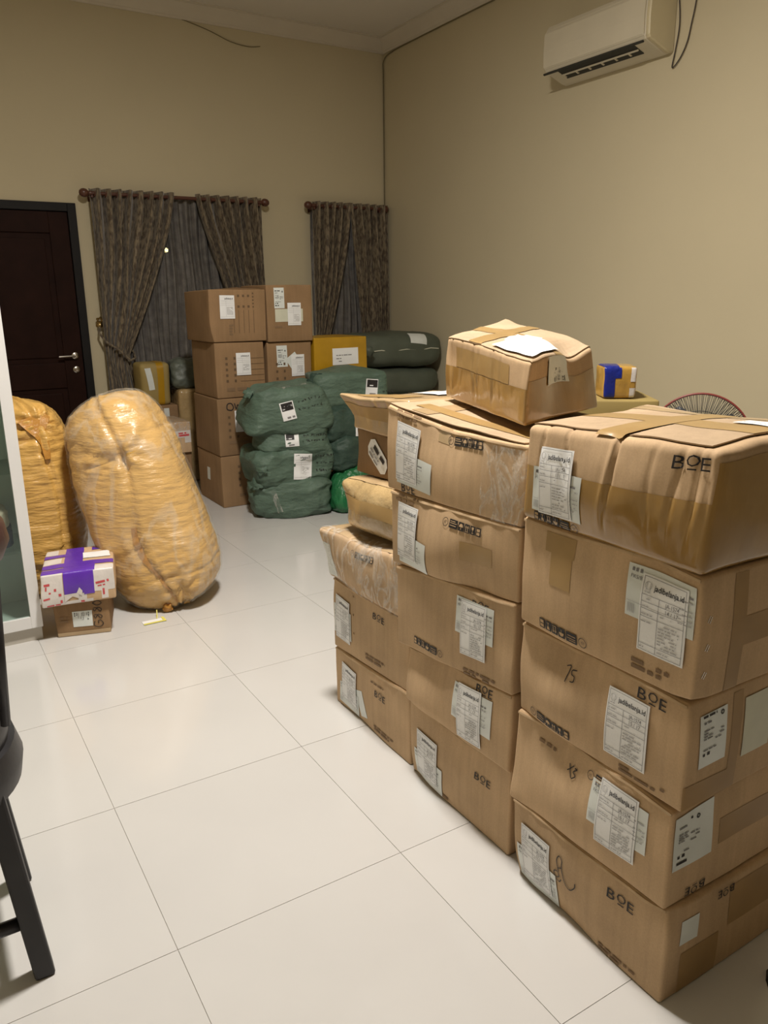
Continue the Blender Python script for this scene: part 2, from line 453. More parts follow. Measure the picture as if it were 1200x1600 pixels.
def waybill_print(seed=0):
    d = D2(); r = random.Random(seed); W, H = .075, .12
    d.dashes(.006, .045, H - .013, .005, r, 0); d.ring(.062, H - .016, .0055, .003, 0, 14); d.dashes(.008, .03, H - .026, .004, r, 1)
    for k in range(4): d.dashes(.008, .036, H - .042 - .006 * k, .0028, r, 1)
    d.dashes(.042, .068, H - .05, .003, r, 1); d.dashes(.042, .068, H - .058, .003, r, 1); d.dashes(.042, .06, H - .066, .003, r, 1); d.dashes(.008, .05, .036, .003, r, 1); d.rect(.008, .024, .014, .030, 0); d.rect(.020, .024, .028, .031, 0); d.dashes(.006, .035, .010, .006, r, 0)
    return d

def icons(n=5):
    """handling marks: round mark, wide block, three to four pictogram squares"""
    d = D2(); x = 0.; h = .022
    d.ring(.011, .011, .011, .0014, 0, 22); d.text('10', .0065, .0075, .009, 0)
    x = .027
    d.rect(x, 0, x + .031, h, 0); d.rect(x + .003, .012, x + .028, .0135, 1); d.rect(x + .003, .0165, x + .022, .018, 1); d.rect(x + .003, .006, x + .026, .0075, 1); x += .0345
    d.rect(x, 0, x + .021, h, 0)                                                     # umbrella
    d.poly([(x + .0105 + .0075 * math.cos(a), .010 + .0085 * math.sin(a)) for a in [PI * k / 8 for k in range(9)]], 1)
    d.rect(x + .0098, .003, x + .0112, .011, 1); x += .0235
    d.rect(x, 0, x + .019, h, 0)                                                     # arrows up
    for k in (0, 1):
        c = x + .006 + .007 * k
        d.rect(c - .0009, .005, c + .0009, .014, 1); d.poly([(c - .003, .013), (c + .003, .013), (c, .019)], 1)
    d.rect(x + .003, .0025, x + .016, .0038, 1); x += .0215
    d.rect(x, 0, x + .019, h, 0)                                                     # glass
    d.poly([(x + .005, .019), (x + .014, .019), (x + .0125, .012), (x + .0065, .012)], 1); d.rect(x + .0088, .005, x + .0102, .013, 1); d.rect(x + .006, .003, x + .013, .0045, 1); x += .0215
    if n > 4:
        d.rect(x, 0, x + .017, h, 0); d.rect(x + .003, .012, x + .014, .019, 1); d.rect(x + .003, .003, x + .014, .010, 1)
    return d

def boe():
    d = D2()
    d.text('B', 0, 0, .034, 0, w=.020); d.text('O', .0245, .0065, .0285, 0, w=.0225); d.text('E', .0515, 0, .034, 0, w=.0165)
    d.rect(.028, 0, .0435, .0026, 0)
    return d

SCRIB = {
    '75': [[(0, .038), (.012, .042), (.011, .028), (.008, .012), (.006, .0)], [(.030, .036), (.020, .034), (.020, .024), (.030, .020), (.030, .008), (.020, .006)], [(.022, .034), (.034, .037)]],
    'k5': [[(.0, .03), (.010, .014), (.018, .004)], [(.014, .034), (.006, .020), (0, .012)], [(.018, .030), (.026, .032), (.018, .020), (.028, .016), (.020, .004)]],
    'loop': [[(.004, .010), (.014, .016), (.010, .028), (-.002, .022), (0, .006), (.014, .002), (.020, .012)],
             [(.014, .030), (.006, .055), (.012, .072), (.022, .066), (.022, .046), (.032, .014), (.046, .004), (.062, .020), (.064, .034)], [(.022, .046), (.012, .040)]],
    'owl': [[(.02, .0), (.0, .008), (.004, .030), (.022, .032), (.030, .012), (.02, .0)], [(.038, .03), (.042, .004), (.052, .022), (.060, .004), (.068, .034)], [(.08, .036), (.078, .004), (.095, .006)]],
    'g880': [[(.028, .034), (.010, .038), (.0, .020), (.012, .002), (.028, .010), (.028, .020), (.016, .020)],
             [(.054, .036), (.042, .030), (.056, .018), (.048, .004), (.038, .010), (.054, .022), (.056, .034)],
             [(.084, .036), (.072, .030), (.086, .018), (.078, .004), (.068, .010), (.084, .022), (.086, .034)],
             [(.108, .036), (.096, .020), (.104, .002), (.116, .016), (.108, .036)]],
}
def scribble(key, w=.0022, k=1.):
    d = D2()
    for st in SCRIB[key]: d.ribbon([(x * k, y * k) for x, y in st], w)
    return d

def hand_lines(seed, n=2, L=.12, h=.012, gap=.02, w=.0025):
    """unreadable marker writing"""
    d = D2(); r = random.Random(seed)
    for i in range(n):
        x = 0.
        while x < L:
            pts = [(x + r.uniform(0, h), -i * gap + r.uniform(0, h)) for _ in range(r.choice((3, 4)))]
            d.ribbon(pts, w); x += h * r.uniform(.8, 1.6)
    return d

# ------------------------------------------------------------------ cartons
def q4(t): return max(0., 4 * t * (1 - t))

class Carton:
    def __init__(s, name, label, BL, BR, TL, TR, dep, cat='box', group=None, r=.007, bul=(.004, .004, .004), namp=.004, nfreq=3.5,
                 seed=0, mat='card', off=None, creases=(), dents=(), cell=.03, fine=0., ffreq=11.):
        BL, BR, TL, TR, dep = V(BL), V(BR), V(TL), V(TR), V(dep)
        s.c = {}
        for (u, w), p in {(0, 0): BL, (1, 0): BR, (0, 1): TL, (1, 1): TR}.items():
            for v in (0, 1): s.c[(u, v, w)] = p + dep * v + V((off or {}).get((u, v, w), (0, 0, 0)))
        s.U = (BR - BL).normalized(); s.W = V((0, 0, 1)); s.Vv = dep.normalized()
        s.Lu = ((BR - BL).length + (TR - TL).length) / 2; s.Lv = dep.length; s.Lw = ((TL - BL).length + (TR - BR).length) / 2
        s.r = r; s.bul = bul; s.namp = namp; s.nf = nfreq; s.seed = V((seed * 3.17, seed * 1.3, seed * 7.7)); s.cr = creases; s.dents = dents
        s.fine = fine; s.ff = ffreq; s.cell = cell
        base = sum((s.c[(u, v, 0)] for u in (0, 1) for v in (0, 1)), V()) / 4
        s.root = empty(name, base, label, cat, group)
        s.body = s.make_body(mat)
    def map(s, p):
        u, v, w = p[0] / s.Lu, p[1] / s.Lv, p[2] / s.Lw
        q = V((0, 0, 0))
        for i in (0, 1):
            for j in (0, 1):
                for k in (0, 1):
                    q += s.c[(i, j, k)] * ((u if i else 1 - u) * (v if j else 1 - v) * (w if k else 1 - w))
        q += s.U * ((2 * u - 1) * s.bul[0] * q4(v) * q4(w)) + s.Vv * ((2 * v - 1) * s.bul[1] * q4(u) * q4(w)) + s.W * ((2 * w - 1) * s.bul[2] * q4(u) * q4(v))
        n = noise.noise_vector(q * s.nf + s.seed) * s.namp
        lowk = min(1., max(0., w * 5))
        q += V((n.x, n.y, n.z * lowk))
        if s.fine:
            n = noise.noise_vector(q * s.ff + s.seed * 2) * s.fine
            q += V((n.x, n.y, n.z * lowk))
        for (pos, dp, wd, top) in s.cr:                     # vertical creases on the front, running over the top edge
            e = math.exp(-((p[0] - pos - .006 * math.sin(p[2] * 23 + pos * 40)) / wd) ** 2) * min(1, max(0, w * 2.2 - .15))
            q += s.Vv * (dp * e * max(0, 1 - v * 3))
            if top: q += s.W * (-dp * e * max(0, w * 3 - 2) * max(0, 1 - v * 2.5))
        for (du, dv, dw, rad, vec) in s.dents:
            d2 = ((u - du) * s.Lu) ** 2 + ((v - dv) * s.Lv) ** 2 + ((w - dw) * s.Lw) ** 2
            q += V(vec) * math.exp(-d2 / rad ** 2)
        return q
    def dims(s, face): return {'F': (s.Lu, s.Lw), 'K': (s.Lu, s.Lw), 'R': (s.Lv, s.Lw), 'L': (s.Lv, s.Lw), 'T': (s.Lu, s.Lv), 'B': (s.Lu, s.Lv)}[face]
    def pt(s, face, a, b, off=0.):
        p = {'F': (a, 0, b), 'K': (s.Lu - a, s.Lv, b), 'R': (s.Lu, a, b), 'L': (0, s.Lv - a, b), 'T': (a, b, s.Lw), 'B': (a, s.Lv - b, 0)}[face]
        p = V(p); r = s.r
        q = V((min(max(p.x, r), s.Lu - r), min(max(p.y, r), s.Lv - r), min(max(p.z, r), s.Lw - r)))
        d = p - q
        n = d.normalized() if d.length > 1e-9 else V((0, 0, 1))
        return s.map(q + n * (r + off))
    def coords(s, L, cell=None, a0=0., a1=None):
        a1 = L if a1 is None else a1
        cs = cell or s.cell; r = s.r
        n = max(2, int((L - 2 * r) / cs + .5))
        full = [0, .3 * r, .65 * r] + [r + (L - 2 * r) * i / n for i in range(n + 1)] + [L - .65 * r, L - .3 * r, L]
        return [a0] + [x for x in full if a0 + 1e-4 < x < a1 - 1e-4] + [a1]
    def make_body(s, m):
        v, f = [], []
        for face in 'FKRLTB':
            A, B = s.dims(face)
            ca, cb = s.coords(A), s.coords(B); n = len(v)
            v += [s.pt(face, a, b) for b in cb for a in ca]
            f += grid_faces(len(ca), len(cb), n)
        return obj('box_body', v, f, m, s.root, merge=1e-5)
    def patch(s, name, face, a0, a1, b0, b1, m, off=.0008, thick=0., parent=None, cell=.02, lift=None):
        """sheet lying on a face; thick > 0 gives a slab"""
        A, B = s.dims(face)
        ca, cb = s.coords(A, cell, a0, a1), s.coords(B, cell, b0, b1)
        na, nb = len(ca), len(cb)
        L = lift or (lambda a, b: 0.)
        v = [s.pt(face, a, b, off + thick + L(a, b)) for b in cb for a in ca]; f = grid_faces(na, nb)
        if thick:
            v += [s.pt(face, a, b, off + L(a, b)) for b in cb for a in ca]; n = na * nb
            f += [tuple(reversed(g)) for g in grid_faces(na, nb, n)]
            ring = [i for i in range(na)] + [j * na + na - 1 for j in range(1, nb)] + [(nb - 1) * na + i for i in range(na - 2, -1, -1)] + [j * na for j in range(nb - 2, 0, -1)]
            f += [(ring[i], ring[(i + 1) % len(ring)], ring[(i + 1) % len(ring)] + n, ring[i] + n) for i in range(len(ring))]
        return obj(name, v, f, m, parent or s.root, smooth=not thick)
    def band(s, name, parts, m, off=.0008, cell=.02, lift=None):
        """tape running over edges: list of (face,a0,a1,b0,b1)"""
        v, f = [], []
        for (face, a0, a1, b0, b1) in parts:
            A, B = s.dims(face)
            ca, cb = s.coords(A, cell, a0, a1), s.coords(B, cell, b0, b1)
            n = len(v); v += [s.pt(face, a, b, off + (lift(a, b) if lift and face == 'T' else 0.)) for b in cb for a in ca]; f += grid_faces(len(ca), len(cb), n)
        return obj(name, v, f, m, s.root, merge=1e-5)
    def sheet(s, name, face, a, b, w, h, m, rot=0., off=.0012, parent=None, cut=None, cell=.012):
        """rotated paper; (a,b) = lower left corner"""
        nx, ny = max(2, int(w / cell)), max(2, int(h / cell)); c, sn = math.cos(rot), math.sin(rot)
        v = []
        for j in range(ny + 1):
            for i in range(nx + 1):
                x, y = w * i / nx, h * j / ny
                v.append(s.pt(face, a + x * c - y * sn, b + x * sn + y * c, off))
        return obj(name, v, grid_faces(nx + 1, ny + 1), m, parent or s.root)
    def draw(s, name, d, face, a, b, mats, rot=0., off=.0012, parent=None, k=1., flip=False):
        c, sn = math.cos(rot), math.sin(rot); v = []
        lay = [0] * len(d.v)
        for g, mm in zip(d.f, d.m):
            for i in g: lay[i] = mm
        for i, (x, y) in enumerate(d.v):
            x, y = x * k, y * k
            v.append(s.pt(face, a + x * c - y * sn, b + x * sn + y * c, off + .0005 * lay[i]))
        return obj(name, v, d.f, mats, parent or s.root, smooth=False, mi=d.m)
    # ready-made dressings
    def form(s, face, a, b, num=None, rot=0., seed=0, far=False, off=.0044):
        p = s.sheet('shipping_label', face, a, b, .102, .15, 'paper', rot, off)
        s.draw('label_print', far_form_print(seed) if far else form_print(num, seed), face, a, b, ['ink', 'ink_grey', 'ink_pale'], rot, off + .0009, p)
        return p
    def courier(s, face, a, b, rot=0., seed=0, w=.15, h=.10):
        p = s.sheet('courier_sticker', face, a, b, w, h, 'paper_grey', rot, .0026)
        s.draw('sticker_print', courier_print(seed), face, a, b, ['ink', 'ink_grey', 'ink_pale'], rot, .0034, p, k=min(w / .15, h / .1))
        return p
    def logo(s, face, a, b, rot=0., k=1., off=.0022):
        return s.draw('printed_logo', boe(), face, a, b, ['ink'], rot, off, k=k)
    def marks(s, face, a, b, rot=0., k=1., n=5, bodymat='card'):
        return s.draw('handling_marks', icons(n), face, a, b, ['ink', bodymat], rot, .0024, k=k)
    def scrib(s, face, a, b, key, rot=0., k=1., w=.0024):
        return s.draw('marker_writing', scribble(key, w, k), face, a, b, ['ink'], rot, .0022)
    def faint(s, face, a, b, L, h=.006, rows=2, seed=0, rot=0.):
        d = D2(); r = random.Random(seed)
        for i in range(rows): d.dashes(0, L * (1 if i == 0 else .8), -i * h * 1.6, h, r)
        return s.draw('faint_print', d, face, a, b, ['ink_faint'], rot, .0022)

# ================================================================== THE SETTING
XL, XR, YN, YB, ZC = -2.0, 3.66, -7.6, 3.80, 3.55
fl = MB().box((XL - .1, YN - .1, -.12), (XR + .1, YB + .1, -.0022)).build('floor', 'grout')
tag(fl, kind='structure')
def tile_mesh():
    h = .2992; bv = .0
    me = bpy.data.meshes.new('floor_tile')
    me.from_pydata([(x * h, y * h, z) for z in (-.02, 0) for x, y in ((-1, -1), (1, -1), (1, 1), (-1, 1))], [], [(0, 1, 5, 4), (1, 2, 6, 5), (2, 3, 7, 6), (3, 0, 4, 7), (4, 5, 6, 7)]); me.update(); return me
TM = tile_mesh()
for i in range(-6, 7):
    for j in range(-13, 7):
        if i * .6 + .3 - .3 > XR or j * .6 > YB or (i + 1) * .6 < XL or (j + 1) * .6 < YN: continue
        o = link('floor_tile', TM, 'tile', fl, smooth=False); o.location = (i * .6 + .3, j * .6 + .3, 0)

def wall(name, pieces, m='wall', rnd=False):
    b = MB()
    for a, c in pieces: b.box(a, c)
    return tag(b.build(name, m), kind='structure')
T = .15
DX0, DX1, DZ = 0.06, 0.955, 2.105            # door opening
W1 = (1.16, 2.30, .45, 2.06); W2 = (2.96, 3.54, .45, 2.06)
wall('wall_back', [((XL - T, YB, 0), (DX0, YB + T, ZC)), ((DX0, YB, DZ), (DX1, YB + T, ZC)), ((DX1, YB, 0), (W1[0], YB + T, ZC)),
                   ((W1[0], YB, 0), (W1[1], YB + T, W1[2])), ((W1[0], YB, W1[3]), (W1[1], YB + T, ZC)), ((W1[1], YB, 0), (W2[0], YB + T, ZC)),
                   ((W2[0], YB, 0), (W2[1], YB + T, W2[2])), ((W2[0], YB, W2[3]), (W2[1], YB + T, ZC)), ((W2[1], YB, 0), (XR + T, YB + T, ZC))])
wall('wall_right', [((XR, YN - T, 0), (XR + T, YB, ZC))])
wall('wall_left', [((XL - T, YN - T, 0), (XL, YB, ZC))])
wall('wall_front', [((XL, YN - T, 0), (XR, YN, ZC))])
wall('ceiling', [((XL - T, YN - T, ZC), (XR + T, YB + T, ZC + .12))], 'ceiling')
def cornice(name, p, q, inward):
    """cove moulding along p->q; inward = direction into the room"""
    prof = [(0, -.105), (.010, -.105), (.012, -.092), (.022, -.086), (.050, -.050), (.078, -.022), (.086, -.012), (.100, -.010), (.100, 0), (0, 0)]
    p, q, n = V(p), V(q), V(inward); N = len(prof)
    v = [e + n * a + V((0, 0, b)) for e in (p, q) for a, b in prof]
    f = [(i, (i + 1) % N, N + (i + 1) % N, N + i) for i in range(N)] + [tuple(range(N)), tuple(range(N, 2 * N))[::-1]]
    tag(obj(name, v, f, 'cornice', smooth=False), kind='structure')
cornice('trim_1', (XL, YB, ZC), (XR, YB, ZC), (0, -1, 0))
cornice('trim_2', (XR, YN, ZC), (XR, YB, ZC), (-1, 0, 0))
cornice('trim_3', (XL, YN, ZC), (XL, YB, ZC), (1, 0, 0))

# door
d1 = empty('door_1', (.5, YB, 0), 'dark brown panelled door with black frame in the back wall', kind='structure')
fr = MB()
fr.box((DX1 - .06, YB - .025, 0), (DX1, YB + .12, DZ), .004).box((DX0, YB - .025, 0), (DX0 + .06, YB + .12, DZ), .004).box((DX0 + .06, YB - .025, DZ - .06), (DX1 - .06, YB + .12, DZ), .004)
fr.build('door_frame', 'door_frame', d1)
lx0, lx1, lz1 = DX0 + .063, DX1 - .063, DZ - .063
leaf = MB().box((lx0, YB + .012, .01), (lx1, YB + .05, lz1))
st, ra = .135, .15
for a, b in (((lx0, 0), (lx0 + st, lz1)), ((lx1 - st, 0), (lx1, lz1)), ((lx0 + st, lz1 - ra), (lx1 - st, lz1)), ((lx0 + st, .76), (lx1 - st, .95)), ((lx0 + st, .01), (lx1 - st, .22))):
    leaf.box((a[0], YB - .004, max(a[1], .01)), (b[0], YB + .0125, b[1]), .004)
lf = leaf.build('door_leaf', 'door', d1)
for z0, z1 in ((.26, .72), (.99, lz1 - ra - .04)):
    MB().box((lx0 + st + .04, YB + .001, z0), (lx1 - st - .04, YB + .0125, z1), .006).build('door_panel', 'door', lf)
hx, hz = lx1 - .055, 1.0
h = MB().lathe([(.026, 0), (.026, -.008), (.022, -.011), (.010, -.012), (.010, -.05), (.0, -.051)], (hx, YB - .004, hz), 20, 'y')
h.tube([(hx, YB - .046, hz), (hx - .03, YB - .05, hz), (hx - .125, YB - .05, hz - .002)], .008, 8)
auto_smooth(h.build('door_handle', 'chrome', lf))
h = MB().lathe([(.026, 0), (.026, -.008), (.022, -.011), (.012, -.012), (.012, -.018), (.0, -.019)], (hx, YB - .004, hz - .105), 20, 'y')
auto_smooth(h.build('lock_cover', 'chrome', lf))

# windows (behind the curtains)
def window(name, w, label):
    x0, x1, z0, z1 = w
    r = empty(name, ((x0 + x1) / 2, YB, z0), label, kind='structure')
    b = MB(); t = .05
    b.box((x0, YB + .02, z0), (x0 + t, YB + .10, z1)).box((x1 - t, YB + .02, z0), (x1, YB + .10, z1)).box((x0 + t, YB + .02, z0), (x1 - t, YB + .10, z0 + t)).box((x0 + t, YB + .02, z1 - t), (x1 - t, YB + .10, z1))
    xm = (x0 + x1) / 2
    b.box((xm - .03, YB + .025, z0 + t), (xm + .03, YB + .095, z1 - t))
    b.build('window_frame', 'door_frame', r)
    for a, c in ((x0 + t, xm - .03), (xm + .03, x1 - t)):
        MB().box((a, YB + .055, z0 + t), (c, YB + .061, z1 - t)).build('pane', 'cabinet_glass', r)
window('window_1', W1, 'window behind the tied-back curtains beside the door')
window('window_2', W2, 'window behind the narrow curtains by the room corner')

# ceiling lamp over the middle of the room, just out of the picture
lp = empty('ceiling_lamp', (LAMP_POS[0], LAMP_POS[1], ZC), 'round white ceiling lamp above the stacked cartons', 'lamp')
auto_smooth(MB().lathe([(.01, 0), (.20, 0), (.20, -.03), (.185, -.04), (.01, -.04)], (LAMP_POS[0], LAMP_POS[1], ZC), 40).build('lamp_housing', 'lamp_white', lp))
auto_smooth(MB().lathe([(.001, -.0405), (.18, -.0405), (.16, -.052), (.001, -.055)], (LAMP_POS[0], LAMP_POS[1], ZC), 40).build('diffuser', 'lamp_glow', lp))
ld = bpy.data.lights.new('lamp_light', 'AREA'); ld.shape = 'DISK'; ld.size = .34; ld.energy = LAMP_POWER; ld.color = LAMP_COL
lo = bpy.data.objects.new('lamp_light', ld); COL.objects.link(lo); lo.parent = lp; lo.location = (0, 0, -.065)

# ================================================================== CURTAINS
RZ, RY = 2.172, 3.70
def rod(name, x0, x1, label):
    r = empty(name, ((x0 + x1) / 2, RY, RZ), label, 'curtain rod')
    auto_smooth(MB().tube([(x0 + .03, RY, RZ), (x1 - .03, RY, RZ)], .0135, 12).build('pole', 'rod', r))
    for x, sg in ((x0, 1), (x1, -1)):
        b = MB(); b.lathe([(.001, -.036), (.016, -.032), (.028, -.018), (.032, 0), (.028, .018), (.018, .028), (.013, .033), (.016, .040), (.016, .05)] if sg > 0 else
                          [(.016, -.05), (.016, -.040), (.013, -.033), (.018, -.028), (.028, -.018), (.032, 0), (.028, .018), (.016, .032), (.001, .036)], (x, RY, RZ), 16, 'x')
        auto_smooth(b.build('finial', 'rod', r))
    for x in (x0 + .055, x1 - .055):
        MB().box((x - .008, RY - .004, RZ - .03), (x + .008, YB, RZ - .012), .002).box((x - .012, YB - .006, RZ - .05), (x + .012, YB, RZ + .02)).build('bracket', 'rod', r)
    return r
rod('curtain_rod', 1.008, 2.437, 'dark wooden curtain rod with ball ends beside the door')
rod('curtain_rod', 2.834, 3.60, 'short dark wooden curtain rod near the room corner')

def curtain(label, outer, inner, tie, tie_in, low_in, folds, seed, ztop=2.205, zbot=.05, ztie=1.0, y=RY, m='curtain', rings=True, name='curtain'):
    """outer/inner edge x at the rod; inner edge pulled to tie_in at height ztie, low_in at the hem"""
    r = empty(name, ((outer + inner) / 2, y, zbot), label, 'curtain')
    nu, nz = folds * 14 + 1, 80; rn = random.Random(seed)
    ph = [rn.uniform(-.35, .35) for _ in range(folds + 1)]; v = []
    sgn = 1 if inner > outer else -1
    for j in range(nz):
        z = ztop + (zbot - ztop) * j / (nz - 1)
        if z > ztie:
            t = (ztop - z) / (ztop - ztie); xi = inner + (tie_in - inner) * (t ** 1.25)
            am = .046 * (1 - .5 * t)
        else:
            t = min(1, (ztie - z) / .5); t = t * t * (3 - 2 * t); xi = tie_in + (low_in - tie_in) * t; am = .019 + .012 * t
        for i in range(nu):
            s_ = i / (nu - 1); k = s_ * folds; f = int(min(k, folds - 1)); p = ph[f] * (1 - (k - f)) + ph[f + 1] * (k - f)
            se = s_ ** (1.0 if z > ztie else .95)
            x = outer + (xi - outer) * se
            yy = y + am * math.sin(2 * PI * k + p * 2.5 * min(1, (ztop - z) * 3)) + .008 * math.sin(2 * PI * k * 2.3 + 4 * z)
            if z > ztie: yy -= .03 * math.sin(PI * min(1, (ztop - z) / (ztop - ztie))) * s_
            x += .012 * math.sin(5 * z + 9 * s_ + seed) * s_ * (1 - s_) * 4 * min(1, (ztop - z) * 3)
            v.append((x, yy, z))
    me_o = obj('fabric', v, grid_faces(nu, nz), m, r)
    md = me_o.modifiers.new('thick', 'SOLIDIFY'); md.thickness = .003
    if rings:
        for k in range(folds):
            s_ = (k + .5) / folds; x = outer + (inner - outer) * s_
            c = V((x, y, RZ))
            pts = [c + V((.006 * math.sin(a) * sgn, .024 * math.cos(a), .024 * math.sin(a))) for a in [2 * PI * q / 18 for q in range(18)]]
            auto_smooth(MB().tube(pts, .0045, 6, closed=True).build('eyelet_ring', 'rod', r))
    return r
c1 = curtain('taupe patterned curtain tied back next to the door', 1.045, 1.675, 1, 1.225, 1.30, 8, 3)
c2 = curtain('taupe patterned curtain tied back above the tall carton stack', 2.405, 1.845, -1, 2.215, 2.15, 7, 5)
c3 = curtain('taupe curtain on the short rod, left panel drawn to the left', 2.872, 3.235, 1, 2.975, 3.02, 5, 8)
c4 = curtain('taupe curtain panel on the short rod, nearest the room corner', 3.63, 3.225, -1, 3.35, 3.33, 5, 11)
def sheer(label, x0, x1, seed):
    return curtain(label, x0, x1, 1, x1, x1, max(6, int((x1 - x0) * 14)), seed, ztop=2.19, y=3.758, m='sheer', rings=False, name='sheer_curtain', ztie=.06)
def scale_y(o, k):
    for c in o.children:
        if c.type == 'MESH':
            for w in c.data.vertices: w.co.y *= k
s1 = sheer('grey sheer curtain hanging between the two tied-back panels', 1.06, 2.39, 21); scale_y(s1, .45)
s2 = sheer('grey sheer curtain behind the narrow corner curtains', 2.88, 3.60, 22); scale_y(s2, .45)

def tieback(name, label, wx, wz, ix, lowz):
    r = empty(name, (wx, YB - .03, wz), label, 'tieback')
    h = MB().lathe([(.020, .0), (.020, -.006), (.007, -.010), (.007, -.05), (.018, -.056), (.020, -.064), (.010, -.072), (.001, -.073)], (wx, YB, wz), 14, 'y')
    auto_smooth(h.build('wall_hook', 'brass', r))
    sg = 1 if ix > wx else -1
    a = [(wx, YB - .045, wz), (wx - .02 * sg, 3.70, wz - .06), (wx + .01 * sg, 3.655, wz - .12), ((wx + ix) / 2, 3.635, (wz + lowz) / 2 - .05), (ix - .02 * sg, 3.635, lowz), (ix + .025 * sg, 3.66, lowz + .015), (ix + .03 * sg, 3.72, lowz + .06), ((wx + ix) / 2, 3.748, wz - .1), (wx, 3.77, wz - .03)]
    q = []
    for i in range(len(a) - 1):
        for k in range(5): q.append(V(a[i]).lerp(V(a[i + 1]), k / 5))
    auto_smooth(MB().tube(q, .0085, 7).build('rope', 'curtain', r))
    b = MB()
    for k in range(5):
        an = 2 * PI * k / 5; b.lathe([(.001, -.012), (.010, -.006), (.012, 0), (.010, .006), (.001, .012)], (wx + .018 * math.cos(an), YB - .06, wz + .035 + .018 * math.sin(an)), 8, 'y')
    auto_smooth(b.build('rosette', 'brass', r))
tieback('curtain_tieback', 'brass hook and rope holding the curtain next to the door', 1.035, 1.225, 1.235, .955)
tieback('curtain_tieback', 'rope tieback of the curtain above the tall carton stack', 2.43, 1.225, 2.22, .955)

# lit bulb outside, seen through the sheer
ob = empty('outdoor_bulb', (2.160, 5.6, 0), 'small lit bulb outside, glowing through the sheer curtain', 'lamp')
auto_smooth(MB().tube([(2.160, 5.6, 0), (2.160, 5.6, 1.854)], .02, 8).build('post', 'door_frame', ob))
auto_smooth(MB().lathe([(.001, -.02), (.012, -.016), (.020, 0), (.015, .012), (.008, .022), (.001, .024)], (2.160, 5.6, 1.889), 16).build('bulb', 'bulb_glow', ob))

# ================================================================== AIR CONDITIONER, WIRES
ac = empty('air_conditioner', (XR, 1.1, 2.72), 'cream wall-mounted air conditioner with open slatted outlet', 'air conditioner')
AY0, AY1 = .675, 1.515
prof = [(XR, 3.045), (XR - .185, 3.045), (XR - .205, 3.02), (XR - .212, 2.90), (XR - .208, 2.80), (XR - .198, 2.785)]
bot = [(XR - .055, 2.735), (XR - .02, 2.730), (XR, 2.735)]
P_ = prof + bot
def extr(prof, y0, y1, bev=0.):
    N = len(prof); cx = sum(p[0] for p in prof) / N; cz = sum(p[1] for p in prof) / N
    rings = [(y0, .95), (y0 + .008, 1.), (y1 - .008, 1.), (y1, .95)]
    v = [(cx + (p[0] - cx) * k, y, cz + (p[1] - cz) * k) for y, k in rings for p in prof]; f = []
    for r_ in range(3): f += [(r_ * N + i, r_ * N + (i + 1) % N, (r_ + 1) * N + (i + 1) % N, (r_ + 1) * N + i) for i in range(N)]
    f += [tuple(range(N))[::-1], tuple(range(3 * N, 4 * N))]
    return v, f
v, f = extr(P_, AY0 + .03, AY1); auto_smooth(obj('housing', v, f, 'ac_white', ac, smooth=False), 25)
v, f = extr([(x - (.002 if x < XR else 0), z) for x, z in P_], AY0, AY0 + .03); auto_smooth(obj('end_cap', v, f, 'ac_cap', ac, smooth=False), 25)
# front panel, a separate sheet
v, f = extr([(XR - .207, 3.015), (XR - .217, 3.0), (XR - .221, 2.90), (XR - .217, 2.81), (XR - .210, 2.80)], AY0 + .035, AY1 - .002); obj('front_panel', v, f, 'ac_white', ac, smooth=False)
# outlet: dark recess with blades, lying on the sloped bottom
def sl(t, y, d=0.):  # point on the bottom slope, t 0 front .. 1 back, d below
    a, b = V((XR - .198, 0, 2.785)), V((XR - .055, 0, 2.735)); n = V((-.33, 0, -.944))
    p = a.lerp(b, t) + n * d; p.y = y; return p
def slab(t0, t1, y0, y1, d0, d1):
    return [sl(t0, y0, d0), sl(t1, y0, d0), sl(t1, y1, d0), sl(t0, y1, d0), sl(t0, y0, d1), sl(t1, y0, d1), sl(t1, y1, d1), sl(t0, y1, d1)]
BF = [(0, 3, 2, 1), (4, 5, 6, 7), (0, 1, 5, 4), (1, 2, 6, 5), (2, 3, 7, 6), (3, 0, 4, 7)]
obj('outlet', slab(.02, .72, AY0 + .13, AY1 - .10, .001, .004), BF, 'ac_dark', ac, smooth=False)
obj('louver', slab(-.02, .06, AY0 + .05, AY1 + .01, .004, .012), BF, 'ac_dark', ac, smooth=False)
obj('louver_blade', slab(.36, .42, AY0 + .13, AY1 - .10, .005, .012), BF, 'ac_white', ac, smooth=False)
for k in range(6):
    y = AY0 + .20 + .105 * k; obj('vane', slab(.40, .60, y, y + .012, .004, .009), BF, 'ac_white', ac, smooth=False)
def wire(name, label, pts, rad, m, cat='cable'):
    P = [V(p) for p in pts]; Q = []; n = len(P)
    for i in range(n - 1):
        p0, p1, p2, p3 = P[max(i - 1, 0)], P[i], P[i + 1], P[min(i + 2, n - 1)]
        for k in range(8):
            t = k / 8; Q.append(.5 * ((2 * p1) + (p2 - p0) * t + (2 * p0 - 5 * p1 + 4 * p2 - p3) * t * t + (3 * p1 - p0 - 3 * p2 + p3) * t ** 3))
    Q.append(P[-1]); b = MB().tube(Q, rad, 6); o = auto_smooth(b.build(name, m)); return tag(o, label, cat)
wire('cable', 'thin dark wire looping down beside the air conditioner', [(3.648, .675, 3.02), (3.648, .655, 2.99), (3.648, .640, 2.86), (3.648, .655, 2.74), (3.648, .668, 2.655), (3.648, .62, 2.69), (3.648, .58, 2.76), (3.648, .56, 2.85), (3.648, .54, 2.97), (3.648, .53, 3.2)], .0035, 'wire')
